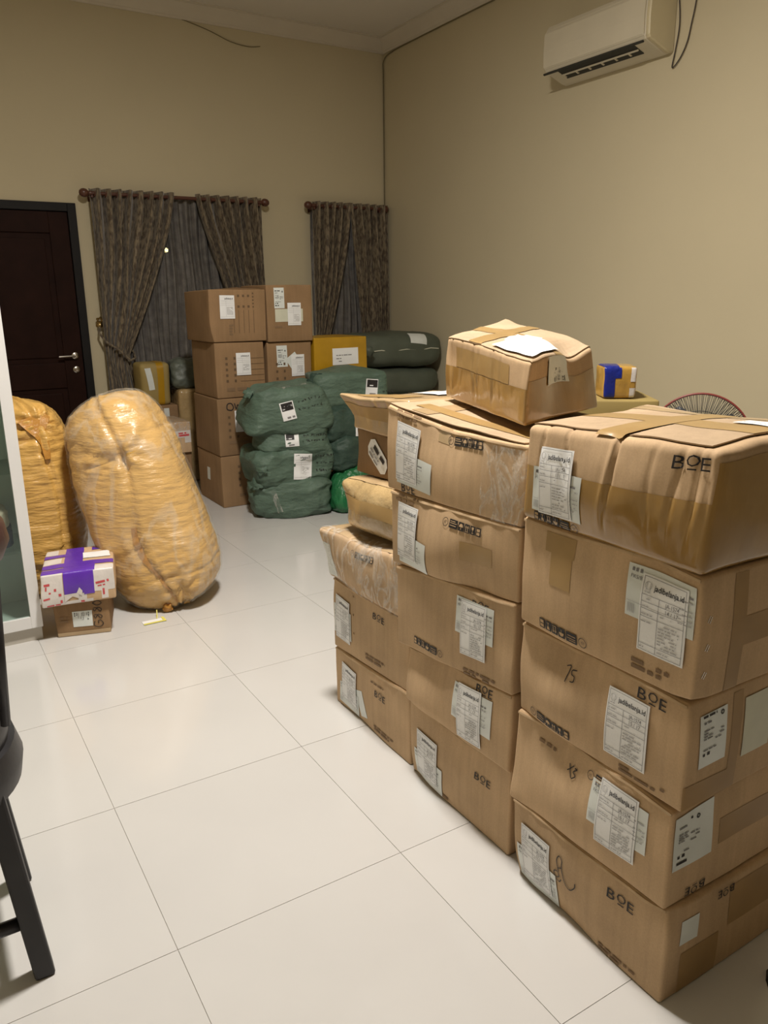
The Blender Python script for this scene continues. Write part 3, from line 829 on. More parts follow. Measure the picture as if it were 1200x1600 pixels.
wire('cable', 'thin cable running under the cornice and down the room corner', [(3.652, .2, 3.440), (3.652, 1.6, 3.440), (3.652, 2.4, 3.442), (3.652, 3.2, 3.440), (3.652, 3.64, 3.432), (3.648, 3.775, 3.39), (3.648, 3.785, 3.28), (3.650, 3.788, 3.0), (3.650, 3.788, 2.4), (3.650, 3.79, 1.2)], .005, 'wire_wall')
wire('cable', 'faint loose cable sagging on the wall below the cornice', [(1.60, 3.794, 3.50), (1.75, 3.794, 3.47), (2.05, 3.794, 3.41), (2.25, 3.794, 3.35), (2.40, 3.794, 3.335), (2.50, 3.794, 3.35)], .003, 'wire_wall')

# ================================================================== THE THREE STACKS OF CARTONS IN FRONT
def stack_box(label, x, yl, yr, zl0, zr0, zl1, zr1, depth=.40, seed=0, group=None, xt=0., yaw=0., **kw):
    """carton whose front looks towards -x; left edge at y=yl, right edge at y=yr"""
    dy = yaw * (yl - yr)
    kw.setdefault('fine', .0014); kw.setdefault('ffreq', 12.); kw.setdefault('cell', .018); kw.setdefault('namp', .005)
    c = Carton('carton', label, (x, yl, zl0), (x + dy, yr, zr0), (x + xt, yl, zl1), (x + dy + xt, yr, zr1), (depth, 0, 0), seed=seed, group=group, **kw)
    c.yl = yl; c.z0 = zl0
    if kw.get('mat', 'card') == 'card' and seed not in (5, 23):
        rr = random.Random(seed * 7); ph = rr.uniform(0, 6)
        c.patch('flap_edge', 'F', .004, c.Lu - .004, c.Lw - .0085, c.Lw - .0035, 'card_edge', -.001, .0032, cell=.012, lift=lambda a, b: .0012 * math.sin(a * 31 + ph) + .001 * math.sin(a * 83))
    return c
def A_(c, y): return c.yl - y                       # metres from the left edge for a world y
GR, GM, GL = 'cartons of the near right stack', 'cartons of the middle stack', 'cartons of the left front stack'

# ---- near right stack (bottom to top)
R1 = stack_box('bottom carton of the near right stack, looped pen scrawl beside its label', .806, -1.412, -1.872, 0, 0, .218, .222, seed=1, group=GR, bul=(.003, .006, .0),
               dents=((1, 0, 1, .03, (.006, .01, .0)), (0, 0, 0, .05, (.012, -.004, .0)), (.35, 0, 0, .12, (.016, 0, 0)), (0, 0, 1, .05, (-.006, 0, .004)), (.4, 0, .6, .12, (-.008, 0, 0))))
R1.courier('F', .016, .006, .0, 1, w=.142, h=.094); R1.form('F', .036, .020, '17 / 17', .0, 1)
R1.logo('F', A_(R1, -1.722), .160, -.0, 1.0); R1.scrib('F', A_(R1, -1.568), .092, 'loop', 0, 1.0)
R1.faint('F', .29, .018, .11, .006, 2, 3); R1.faint('F', .03, .012, .10, .010, 1, 5)
R1.sheet('courier_sticker', 'R', .040, .125, .055, .058, 'paper_grey', -.02)
R1.logo('R', .21, .205, PI, .8)
R2 = stack_box('carton with label 16 / 17 in the near right stack', .806, -1.400, -1.860, .219, .223, .455, .458, seed=2, group=GR, bul=(.004, .010, .002), xt=.002,
               dents=((1, 0, 1, .05, (.004, .004, -.012)), (0, 0, 0, .07, (-.010, 0, 0)), (.75, 0, .95, .06, (-.006, 0, .004)), (.3, 0, 1, .12, (.018, 0, -.004)), (.45, 0, .35, .10, (-.010, 0, 0))))
R2.marks('F', A_(R2, -1.640), .188, 0, .95); R2.courier('F', A_(R2, -1.660), .100, .0, 2); R2.form('F', A_(R2, -1.683), .064, '16 / 17', -.02, 2)
R2.scrib('F', A_(R2, -1.575), .160, 'k5', -.2); R2.faint('F', .05, .19, .08, .008, 1, 8)
p = R2.sheet('waybill', 'R', .012, .090, .115, .128, 'paper_grey', .03, .002); R2.draw('waybill_print', waybill_print(2), 'R', .016, .092, ['ink', 'ink_grey'], .03, .0028, p)
R2.logo('R', .12, .030, PI, .9)
R3 = stack_box('carton with label 15 / 17 and pen-written 75', .808, -1.398, -1.872, .456, .459, .692, .690, seed=3, group=GR, bul=(.004, .008, .002),
               dents=((.25, 0, 1, .12, (.024, 0, -.016)), (.3, 0, .45, .09, (-.010, 0, 0)), (1, 0, 1, .04, (.006, .008, -.006)), (0, 0, 0, .08, (.012, 0, 0))))
R3.form('F', A_(R3, -1.684), .042, '15 / 17', .0, 3); R3.logo('F', A_(R3, -1.752), .196, -.03, 1.0); R3.scrib('F', A_(R3, -1.550), .150, '75')
R3.marks('F', A_(R3, -1.446), .010, .0, .95); R3.faint('F', A_(R3, -1.722), .024, .11, .006, 2, 5)
p = R3.sheet('waybill', 'R', .035, .085, .080, .115, 'paper_grey', .05, .002); R3.draw('waybill_print', waybill_print(3), 'R', .037, .086, ['ink', 'ink_grey'], .05, .0028, p)
R3.sheet('note_sheet', 'R', .170, .070, .09, .13, 'paper_cream', .03, .002)
R4 = stack_box('carton with label 14 / 17, printed marks along its bottom', .806, -1.400, -1.872, .693, .690, .940, .938, seed=4, group=GR, bul=(.004, .008, .003),
               dents=((.62, 0, 1, .10, (-.004, 0, .008)), (.8, 0, 1, .05, (.012, 0, 0)), (.35, 0, .2, .1, (-.007, 0, 0)), (1, 0, 1, .03, (.004, .006, -.004)), (1, 0, 0, .03, (.006, .006, .004))))
R4.courier('F', A_(R4, -1.712), .126, .0, 4); R4.form('F', A_(R4, -1.746), .066, '14 / 17', .0, 4)
R4.draw('handling_marks', icons(5), 'F', A_(R4, -1.618), .034, ['ink', 'card'], PI, .0024, k=1.0)
R4.faint('F', A_(R4, -1.732), .034, .088, .008, 2, 9); R4.patch('tape', 'F', .08, .17, .19, .235, 'tape'); R4.patch('tape', 'F', .10, .165, .12, .19, 'tape')
for k in range(3): R4.draw('staple', D2().rect(0, 0, .002, .014).rect(.006, 0, .008, .014), 'R', .018, .05 + .055 * k, ['chrome'], -.5, .0012)
R5 = stack_box('tape-covered carton with label 13 / 17 on top of the near right stack', .802, -1.403, -1.868, .944, .940, 1.150, 1.170, depth=.38, seed=5, group=GR, r=.014,
               bul=(.010, .018, .006), namp=.006, fine=.0016, ffreq=16., cell=.0055,
               creases=((.055, .004, .003, 1), (.128, .005, .003, 1), (.252, .009, .0032, 1), (.243, -.004, .006, 0), (.345, .0025, .004, 0), (.392, .004, .0045, 0), (.425, .0055, .004, 0), (.447, .004, .0045, 0)),
               dents=((1, 0, 1, .09, (.022, .004, -.008)), (0, 0, 0, .06, (-.004, 0, 0)), (1, .6, 1, .12, (0, 0, .004)), (.05, .95, 1, .05, (0, 0, .004))))
R5.courier('F', .036, .030, .0, 5); R5.form('F', .060, .028, '13 / 17', .03, 5, off=.0050)
R5.patch('wrapping_tape', 'F', .0, R5.Lu, .0, .128, 'tape_gloss', .0010, cell=.0055); R5.patch('wrapping_tape', 'R', .0, R5.Lv, .0, R5.Lw - .02, 'tape_gloss', .0010); R5.logo('F', A_(R5, -1.785), .180, .03, 1.0, .0035); R5.draw('handling_marks', icons(5), 'F', .175, .024, ['ink', 'tape_gloss'], PI - .03, .0034, k=.9)
LF5 = lambda a, b: .001 + .008 * max(0, (b - .28) / .1) ** 2 * max(0, 1 - a / .16)
R5.patch('flap', 'T', .006, R5.Lu - .03, .016, .188, 'card_light', .0012, .0026, lift=LF5)
R5.patch('flap', 'T', .006, R5.Lu - .03, .1895, .374, 'card_light', .0012, .0026, lift=LF5)
R5.band('tape', [('T', .0, R5.Lu - .03, .150, .232)], 'tape', .0047, lift=LF5); R5.band('tape', [('T', .195, .262, .0, .376)], 'tape', .0052, lift=LF5)
R5.band('tape', [('T', .0, R5.Lu - .05, .318, .352)], 'tape_pale', .0047, lift=LF5)
R5.sheet('paper_note', 'T', .33, .24, .085, .05, 'paper', -.12, .0075); R5.draw('marker_writing', hand_lines(4, 2, .06, .008, .013, .0012), 'T', .338, .262, ['ink_grey'], -.12, .0085)

R1.patch('tape', 'R', .05, .17, .0, .10, 'tape_matt'); R1.patch('tape', 'R', .20, .36, .10, .20, 'tape_matt')
R2.patch('tape', 'R', .15, .38, .10, .16, 'tape_matt'); R3.patch('tape', 'R', .0, .16, .0, .055, 'tape_matt', .001); R3.patch('tape', 'R', .13, .16, .0, .22, 'tape_matt')
R4.patch('tape', 'R', .12, .40, .09, .15, 'tape_matt'); R4.patch('tape', 'R', .09, .13, .0, .24, 'tape_matt')
# ---- middle stack
M1 = stack_box('bottom carton of the middle stack, printed logo near its right edge', .826, -.905, -1.362, 0, 0, .250, .256, seed=11, group=GM, bul=(.004, .008, .0), yaw=.01,
               dents=((.05, 0, 0, .06, (.012, 0, 0)), (.55, 0, 1, .12, (.004, 0, -.012))))
M1.courier('F', .028, .014, -.03, 11, w=.145, h=.09); M1.form('F', .048, .028, '8 / 17', -.02, 11); M1.logo('F', A_(M1, -1.222), .160, -.05, .95); M1.faint('F', .06, .012, .14, .010, 1, 2)
M2 = stack_box('dented carton second from the floor in the middle stack', .818, -.895, -1.372, .252, .258, .418, .478, seed=12, group=GM, bul=(.004, .010, .002),
               dents=((.0, 0, 1, .07, (.008, 0, .0)), (.2, 0, .2, .09, (-.014, 0, 0)), (.35, 0, 1, .12, (.014, 0, 0)), (.6, 0, .0, .12, (-.004, 0, -.002))))
M2.courier('F', A_(M2, -1.140), .060, -.02, 12, w=.165, h=.10); M2.logo('F', A_(M2, -1.238), .162, -.02, .95); M2.form('F', A_(M2, -1.168), .014, '9 / 17', .03, 12, off=.0050)
M3 = stack_box('carton with upside-down marks third from the floor in the middle stack', .812, -.855, -1.375, .420, .480, .667, .718, seed=13, group=GM, bul=(.004, .006, .002),
               dents=((1, 0, .6, .06, (.006, .004, 0)), (.4, 0, 0, .10, (-.003, 0, 0))))
M3.courier('F', A_(M3, -1.155), .115, -.03, 13); M3.logo('F', A_(M3, -1.222), .196, -.03, .95); M3.form('F', A_(M3, -1.178), .060, '10 / 17', -.01, 13)
M3.draw('handling_marks', icons(5), 'F', A_(M3, -1.098), .040, ['ink', 'card'], PI - .05, .0024, k=1.0); M3.faint('F', .33, .012, .13, .007, 2, 4)
M4 = stack_box('carton second from the top in the middle stack, marks at upper right', .812, -.832, -1.382, .669, .720, .886, .906, seed=14, group=GM, bul=(.004, .012, .003),
               dents=((.0, 0, 1, .04, (-.004, 0, 0)), (.45, 0, .25, .10, (-.016, 0, .0)), (.7, 0, .0, .10, (.012, 0, 0)), (1, 0, 0, .05, (.006, .004, 0))))
M4.courier('F', .048, .012, -.06, 14, w=.15, h=.085); M4.form('F', .042, .028, '11 / 17', -.03, 14); M4.marks('F', A_(M4, -1.098), .155, -.035, 1.05); M4.faint('F', .03, .192, .11, .008, 2, 6)
M4.patch('tape', 'F', .34, .46, .075, .125, 'tape')
M5 = stack_box('top carton of the middle stack with sagging lid and cling film at its corner', .812, -.806, -1.392, .888, .908, 1.122, 1.094, depth=.43, seed=15, group=GM, bul=(.004, .006, .004), cell=.016,
               dents=((.42, 0, 1.05, .15, (.030, 0, -.014)), (0, 0, 1, .06, (.004, 0, .006)), (.45, .0, .55, .12, (-.012, 0, 0)), (1, 0, 1, .05, (.010, .006, .004)), (1, 0, .0, .06, (.004, .012, 0))))
M5.courier('F', .058, .026, -.05, 15, w=.165, h=.085); M5.logo('F', .080, .004, .0, .95); M5.form('F', .056, .034, '12 / 17', -.03, 15); M5.marks('F', A_(M5, -1.086), .172, .03, 1.05); M5.faint('F', .05, .206, .11, .008, 2, 7)
LF = lambda a, b: .001 + .007 * max(0, 1 - b / .10) * q4(max(0, min(1, (a - .05) / .5)))
M5.patch('flap', 'T', .004, M5.Lu - .02, .006, .2155, 'card_light', .0012, .003, lift=LF)
M5.patch('flap', 'T', .004, M5.Lu - .02, .217, .425, 'card_light', .0012, .003, lift=LF)
M5.band('tape', [('T', .03, M5.Lu - .02, .18, .25)], 'tape', .0052, lift=LF)
M5.band('tape', [('T', .10, .165, .01, .42)], 'tape_pale', .0056, lift=LF)
M5.band('tape', [('T', .06, M5.Lu - .03, .055, .105)], 'tape', .0058, lift=LF)
M5.patch('tape', 'F', .235, .285, .17, .225, 'tape_pale')
M5.band('cling_film', [('F', M5.Lu - .15, M5.Lu, .0, M5.Lw - .012), ('R', 0, .07, 0, M5.Lw - .02)], 'film', .0035)
M5.sheet('paper_note', 'R', .022, .070, .055, .10, 'paper_grey', .03)

# ---- left front stack
L1 = stack_box('bottom carton of the left front stack beside the open floor', .842, -.392, -.882, 0, 0, .215, .247, seed=21, group=GL, bul=(.004, .006, .0),
               dents=((.9, 0, 1, .05, (-.004, 0, .004)), (.3, 0, 0, .1, (.008, 0, 0))))
L1.courier('F', .03, .020, -.1, 21, w=.13, h=.085); L1.form('F', .048, .044, '1 / 17', -.10, 21); L1.sheet('courier_sticker', 'F', .175, .020, .05, .10, 'paper_grey', .28)
L1.logo('F', A_(L1, -.678), .150, -.05, .95); L1.faint('F', .27, .03, .12, .007, 2, 3); L1.faint('F', .26, .19, .08, .006, 1, 3)
L2 = stack_box('carton second from the floor in the left front stack', .842, -.388, -.872, .218, .249, .478, .480, seed=22, group=GL, bul=(.004, .004, .002),
               dents=((.0, 0, 1, .04, (.006, 0, 0)), (1, 0, .5, .08, (.004, .004, 0))))
L2.courier('F', .012, .060, -.04, 22, w=.125, h=.10); L2.form('F', .026, .046, '2 / 17', -.05, 22); L2.logo('F', A_(L2, -.672), .190, -.04, .95); L2.faint('F', .23, .04, .12, .008, 2, 3)
for k in range(3): L2.draw('staple', D2().rect(0, 0, .008, .006), 'F', .152, .22 - .065 * k, ['card_brown'], 0, .0012)
L3 = stack_box('film-wrapped carton with tape-covered lid in the left front stack', .826, -.376, -.868, .481, .483, .655, .686, depth=.40, seed=23, group=GL, r=.016, bul=(.006, .014, .002), namp=.007, fine=.003, ffreq=14, cell=.012,
               dents=((0, 0, 1, .07, (-.022, .014, .002)), (.15, 0, 0, .08, (.014, 0, 0)), (.55, .0, 1, .12, (.004, 0, -.012)), (1, 0, .5, .08, (.006, .006, 0))),
               creases=((.16, .004, .008, 1), (.26, .004, .006, 1), (.40, .005, .006, 0)))
L3.patch('tape', 'T', .01, L3.Lu - .01, .005, .39, 'tape_pale', .0010); L3.marks('F', A_(L3, -.572), .142, .0, .95)
L3.sheet('courier_sticker', 'F', .006, .012, .055, .125, 'paper_grey', .02)
L3.band('cling_film', [('F', .02, L3.Lu, .0, L3.Lw), ('T', .0, L3.Lu, .0, .05), ('R', 0, .2, 0, L3.Lw)], 'film', .0045)
L4 = stack_box('lumpy tape-wrapped parcel under the box with a hanging tag', .862, -.440, -.845, .676, .690, .838, .866, depth=.33, seed=24, group=GL, r=.035, mat='card_wrap', bul=(.02, .028, .006), namp=.012, fine=.005, ffreq=12, cell=.011,
               dents=((0, 0, 1, .06, (-.02, .02, .006)), (0, 0, .5, .09, (.012, -.004, 0)), (.5, 0, 0, .1, (.0, 0, .004))), creases=((.10, .006, .005, 1), (.19, .005, .005, 0), (.30, .006, .006, 1)))
L4.patch('tape', 'F', .01, .36, .072, .118, 'tape', .002); L4.patch('tape', 'T', .03, .37, .02, .08, 'tape_pale', .002)
L5 = stack_box('plain brown box with a cut-corner paper tag, left front stack', .925, -.425, -.840, .852, .868, 1.000, 1.000, depth=.28, seed=25, group=GL, bul=(.004, .006, .002), namp=.005, mat='card_brown',
               dents=((0, 0, .6, .07, (.008, -.006, 0)),))
# paper tag with cut corners
d = D2()
tw, th, tc_ = .125, .066, .018
d.poly([(0, tc_), (tc_, 0), (tw - tc_, 0), (tw, tc_), (tw, th - tc_), (tw - tc_, th), (tc_, th), (0, th - tc_)], 0)
tg = L5.draw('paper_tag', d, 'F', .085, .078, ['paper'], -.62, .004)
d = D2(); r_ = random.Random(3); d.dashes(.03, .105, .040, .014, r_, 0); d.dashes(.018, .08, .026, .005, r_, 1); d.dashes(.018, .105, .010, .006, r_, 1)
L5.draw('tag_print', d, 'F', .085, .078, ['ink', 'ink_grey'], -.62, .005, tg)
L6 = stack_box('taped parcel with white paper on its lid, topmost of the left front stack', .905, -.428, -.800, 1.002, 1.002, 1.100, 1.128, depth=.37, seed=26, group=GL, r=.012, mat='tape_pale', bul=(.006, -.01, .006), namp=.008, fine=.003, ffreq=14, cell=.014, xt=-.02,
               dents=((0, 0, 1, .07, (-.025, .03, .012)), (0, 0, .35, .07, (.022, -.03, .0)), (.1, 1, 1, .1, (0, .02, .0)), (0, 0, 0, .06, (-.01, .01, 0))), creases=((.10, .004, .004, 1), (.16, .005, .004, 1), (.24, .004, .004, 0)))
L6.patch('tape', 'F', .0, .36, .045, .085, 'tape', .0015); L6.patch('tape', 'T', .05, .30, .03, .11, 'tape', .0015)
L6.sheet('paper_note', 'T', .10, .17, .22, .18, 'paper', -.1, .004)

# ---- crushed parcel on top of the middle stack
P1 = Carton('parcel', 'crushed taped parcel with white paper on its lid, on top of the middle stack', (1.0, -.832, 1.142), (.87, -1.315, 1.128), (.992, -.824, 1.308), (.880, -1.324, 1.280), (.375, .132, 0), 'parcel',
            seed=31, r=.010, mat='card', bul=(.004, .006, .004), namp=.007, fine=.0030, ffreq=15, cell=.0065,
            off={(1, 1, 1): (-.02, .02, .012), (0, 1, 1): (-.01, .03, .022), (1, 1, 0): (.0, -.01, 0)},
            creases=((.06, .005, .007, 0), (.12, .004, .004, 0), (.205, .005, .004, 0), (.232, .004, .003, 0), (.312, .005, .004, 0), (.36, .003, .003, 0)),
            dents=((1, .75, 1, .08, (-.01, .015, -.028)), (0, 0, 1, .05, (.010, -.006, -.004)), (1, .45, .55, .10, (.0, .028, 0)), (.5, 0, 0, .2, (0, 0, -.004)), (.02, 1, 1, .05, (0, 0, .012)), (.5, 0, .55, .2, (.006, 0, 0))))
P1.patch('flap', 'T', .0, P1.Lu, .004, .195, 'card_light', .0012, .0028); P1.patch('flap', 'T', .0, P1.Lu - .01, .199, P1.Lv, 'card_light', .0012, .0028, lift=lambda a, b: .004 * q4(a / .5))
LP = lambda a, b: .004 * q4(a / .5) * (1 if b > .197 else 0)
P1.band('tape', [('T', .0, P1.Lu, .16, .225)], 'tape', .0052, lift=LP); P1.band('tape', [('T', .165, .235, .005, P1.Lv - .01)], 'tape', .0058, lift=LP)
P1.patch('wrapping_tape', 'F', .0, P1.Lu, .0, .088, 'tape_gloss', .0012, cell=.0065); P1.patch('wrapping_tape', 'R', .0, P1.Lv, .0, P1.Lw - .05, 'tape_gloss', .0012); P1.patch('tape', 'F', .09, .40, .09, P1.Lw - .02, 'tape', .0010, cell=.0065)
P1.sheet('paper_note', 'T', .290, .012, .205, .215, 'paper', .03, .0100); P1.sheet('paper_note', 'T', .275, .10, .12, .12, 'paper', .25, .0090)
p = P1.sheet('courier_sticker', 'R', .115, .085, .14, .070, 'paper_grey', .05, .005); P1.draw('sticker_print', waybill_print(9), 'R', .240, .090, ['ink', 'ink_grey'], PI / 2 + .05, .006, p, k=.62)

# ================================================================== SACKS AND BAGS
def spow(c, e): return math.copysign(abs(c) ** e, c)
def blob(center, radii, M=None, e1=.6, e2=.6, nu=96, nv=64, disp=None, zmin=None, taper=0., warp=None):
    """closed superellipsoid; disp(dir, p) -> metres outward; M = 3x3 rotation; z axis = pole axis"""
    M = M or Matrix.Identity(3); c = V(center); v = []
    for j in range(nv + 1):
        ph = -PI / 2 + PI * j / nv
        for i in range(nu):
            th = 2 * PI * i / nu
            x = spow(math.cos(ph), e1) * spow(math.cos(th), e2); y = spow(math.cos(ph), e1) * spow(math.sin(th), e2); z = spow(math.sin(ph), e1)
            n = V((math.cos(ph) * math.cos(th), math.cos(ph) * math.sin(th), math.sin(ph)))
            k = 1 - taper * z
            p = V((x * radii[0] * k, y * radii[1] * k, z * radii[2]))
            if warp: p = warp(p, x, y, z)
            if disp: p += n * disp(p, th, z)
            q = c + M @ p
            if zmin is not None and q.z < zmin: q.z = zmin + (q.z - zmin) * .04
            v.append(q)
    return v, grid_faces(nu, nv + 1, 0, True)
def ridged(p, f): return 1 - abs(noise.noise(p * f)) * 2

class Bag:
    def __init__(s, name, label, center, radii, m, M=None, seed=0, lump=.015, lf=6., wr=.006, wf=14., aniso=(1, 1, 2.2), e1=.5, e2=.5, zmin=None, zbase=None, cat='bag', group=None, nu=96, nv=60, taper=0., extra=None, warp=None):
        s.c = V(center); s.M = M or Matrix.Identity(3); sd = V((seed * 5.1, seed * 2.3, seed * 9.7))
        s.args = (radii, e1, e2, taper)
        def disp(p, th, z):
            q = p + sd; a = V((q.x * aniso[0], q.y * aniso[1], q.z * aniso[2]))
            d = lump * noise.noise(q * lf) + wr * (ridged(a, wf) - .45) + wr * .5 * (ridged(a, wf * 2.3) - .5)
            if extra: d += extra(p, th, z)
            return d
        s.disp = disp; s.zmin = zmin; s.warp = warp
        v, f = blob(s.c, radii, s.M, e1, e2, nu, nv, disp, zmin, taper, warp)
        b = V((s.c.x, s.c.y, min(q.z for q in v)))
        s.root = empty(name, b, label, cat, group)
        s.body = obj('sack', v, f, m, s.root, merge=1e-5)
    def on(s, th, z, off=.003):
        """surface point at angle th and pole coordinate z in -1..1"""
        radii, e1, e2, taper = s.args
        ph = math.asin(max(-1, min(1, spow(z, 1 / e1)))); th_ = th
        x = spow(math.cos(ph), e1) * spow(math.cos(th_), e2); y = spow(math.cos(ph), e1) * spow(math.sin(th_), e2); zz = spow(math.sin(ph), e1)
        n = V((math.cos(ph) * math.cos(th_), math.cos(ph) * math.sin(th_), math.sin(ph))); k = 1 - taper * zz
        p = V((x * radii[0] * k, y * radii[1] * k, zz * radii[2]))
        if s.warp: p = s.warp(p, x, y, zz)
        p += n * (s.disp(p, th_, zz) + off)
        q = s.c + s.M @ p
        if s.zmin is not None and q.z < s.zmin: q.z = s.zmin + (q.z - s.zmin) * .04
        return q

def ray_hit(bag_obj, o, d):
    """first hit of a bag's surface from outside (object space = root offset)"""
    org = origin(bag_obj)
    from mathutils.bvhtree import BVHTree
    if 'bvh' not in BVH.setdefault(bag_obj.name, {}):
        me = bag_obj.data; BVH[bag_obj.name]['bvh'] = BVHTree.FromPolygons([v.co.copy() for v in me.vertices], [tuple(p.vertices) for p in me.polygons])
    h = BVH[bag_obj.name]['bvh'].ray_cast(V(o) - org, V(d).normalized())
    return (h[0] + org, h[1]) if h[0] is not None else (None, None)
BVH = {}
def stick(bag, name, start, direc, up, w, h, m, d2=None, mats=None, rot=0., off=.004, n=8, pname='sticker_print', k=1., drop=None):
    """sticker pressed onto a sack: projected from start along direc; centred"""
    direc = V(direc).normalized(); up = V(up); rt = direc.cross(up).normalized(); up = rt.cross(direc).normalized()
    c, sn = math.cos(rot), math.sin(rot); start = V(start); cache = {}
    last = [None]
    def P(x, y, o):
        x, y = x - w / 2, y - h / 2
        x, y = x * c - y * sn, x * sn + y * c
        st = start + rt * x + up * y
        hp, nn = ray_hit(bag.body, st, direc)
        if hp is None:
            dist = last[0] if last[0] else .3
            return st + direc * dist
        last[0] = (hp - st).dot(direc)
        return hp - direc * o
    v = [P(w * i / n, h * j / n, off) for j in range(n + 1) for i in range(n + 1)]
    s_ = obj(name, v, grid_faces(n + 1, n + 1), m, bag.root)
    if d2: obj(pname, [P(x * k, y * k, off + .0015) for x, y in d2.v], d2.f, mats, s_, smooth=False, mi=d2.m)
    return s_
def ink_on(bag, d2, start, direc, up, mats=('ink',), rot=0., off=.004, name='marker_writing'):
    direc = V(direc).normalized(); up = V(up); rt = direc.cross(up).normalized(); up = rt.cross(direc).normalized(); c, sn = math.cos(rot), math.sin(rot); start = V(start)
    v = []; last = .3
    for x, y in d2.v:
        st = start + rt * (x * c - y * sn) + up * (x * sn + y * c); hp, nn = ray_hit(bag.body, st, direc)
        if hp is None: v.append(st + direc * last)
        else: last = (hp - st).dot(direc); v.append(hp - direc * off)
    return obj(name, v, d2.f, list(mats), bag.root, smooth=False, mi=d2.m)
def tail(bag, base, tip, r0, m, seed=0, name='gathered_end', n=26):
    """tied, frilled end of a sack"""
    base, tip = V(base), V(tip); ax = (tip - base); L = ax.length; ax.normalize(); a = ax.orthogonal().normalized(); b = ax.cross(a); rn = random.Random(seed); v = []
    prof = [(0, 1.3), (.2, .75), (.4, .42), (.55, .5), (.75, .85), (.92, 1.1), (1., 1.05)]
    for t, k in prof:
        for i in range(n):
            an = 2 * PI * i / n; rr = r0 * k * (1 + .16 * math.sin(an * 5 + seed) + .10 * math.sin(an * 9 + seed * 2)) * rn.uniform(.88, 1.12)
            v.append(base + ax * (L * t + rn.uniform(-.004, .004)) + (a * math.cos(an) + b * math.sin(an)) * rr)
    f = grid_faces(n, len(prof), 0, True) + [tuple(range(n)), tuple(range((len(prof) - 1) * n, len(prof) * n))]
    return obj(name, v, f, m, bag.root)

def axes(zaxis, xhint):
    z = V(zaxis).normalized(); x = (V(xhint) - z * V(xhint).dot(z)).normalized(); y = z.cross(x); return Matrix((x, y, z)).transposed()

toC = lambda p: (CAM_POS - V(p)).normalized()
# ---- big yellow sack leaning at the front
def ysack_extra(th0, seed, ribs=1., pin=()):
    sd = V((seed, seed * 2.1, 3))
    def ex(p, th, z):
        a = (th - th0 + PI) % (2 * PI) - PI
        a += .10 * math.sin(z * 4 + seed)
        seam = -.014 * math.exp(-(a / .05) ** 2) + .004 * math.exp(-((abs(a) - .10) / .05) ** 2)
        q = p + sd
        fold = .011 * ribs * (1 - abs(noise.noise(V((q.x * 4, q.y * 4, q.z * 30))) * 2)) * math.exp(-(a / .42) ** 2) * (.35 + .65 * max(0, noise.noise(V((3, 1, q.z * 5))) + .5))
        tp = .0
        for z0 in (.62, .28, -.05, -.38, -.7): tp -= .006 * math.exp(-((z - z0 - .05 * math.sin(th * 2 + z0 * 9)) / .014) ** 2)
        for (a0, z0, R, n, amp, dep) in pin:
            dx, dz = (a - a0) * .24, (z - z0) * .5; dd = math.hypot(dx, dz); an = math.atan2(dz, dx)
            tp += -dep * math.exp(-(dd / .03) ** 2) + amp * math.cos(n * an + 2.5 * math.sin(an * 2)) * math.exp(-((dd - .05) / R) ** 2)
        return seam + fold + tp
    return ex
B2M = axes((-.20, .27, .95), (.8, -.6, 0))
Y2 = Bag('sack', 'big yellow plastic-wrapped sack leaning to the left in front', (.565, 1.03, .488), (.252, .225, .515), 'yellow_bag', B2M, 3, .022, 4.5, .005, 9, (1, 1, 2.6), .52, .72, zmin=.004, nu=150, nv=130, extra=ysack_extra(-PI / 2 + .1, 3, 1., ((-.05, .42, .09, 7, .010, .03), (.25, -.88, .07, 6, .008, .02))), taper=.06)
vv, ff = blob((.565, 1.03, .488), (.252, .225, .515), B2M, .52, .72, 110, 90, lambda p, th, z: Y2.disp(p, th, z) * .8 + .010 + .006 * noise.noise(p * 9), .006, .06)
obj('plastic_wrap', vv, ff, 'film_bag', Y2.root)
def seam_strip(bag, th0, z0, z1, w, m, name, off=.006, n=40):
    v = []
    for i in range(n + 1):
        z = z0 + (z1 - z0) * i / n; t = th0 - .10 * math.sin(z * 4 + 3)
        v += [bag.on(t - w, z, off), bag.on(t + w, z, off)]
    return obj(name, v, [(2 * i, 2 * i + 1, 2 * i + 3, 2 * i + 2) for i in range(n)], m, bag.root)
seam_strip(Y2, -PI / 2 + .1, -.95, -.2, .02, 'orange_bag', 'stitched_seam'); 
tail(Y2, (.60, .86, .055), (.565, .755, .022), .020, 'orange_bag', 4); tail(Y2, (.66, .86, .045), (.665, .775, .035), .016, 'yellow_bag', 7)
tg = empty('paper_tag', (.52, .715, 0.0), 'small yellow and white tag lying on the floor by the leaning sack', 'tag')
MB().box((.43, .668, .0006), (.525, .712, .003)).build('tag_card', 'paper', tg); MB().box((.43, .666, .0032), (.531, .676, .006)).box((.519, .676, .0032), (.531, .715, .006)).build('tag_edge', 'tag_yellow', tg)
auto_smooth(MB().tube([(.50, .712, .004), (.508, .735, .012), (.512, .75, .03)], .0025, 6).build('tag_string', 'tag_yellow', tg))
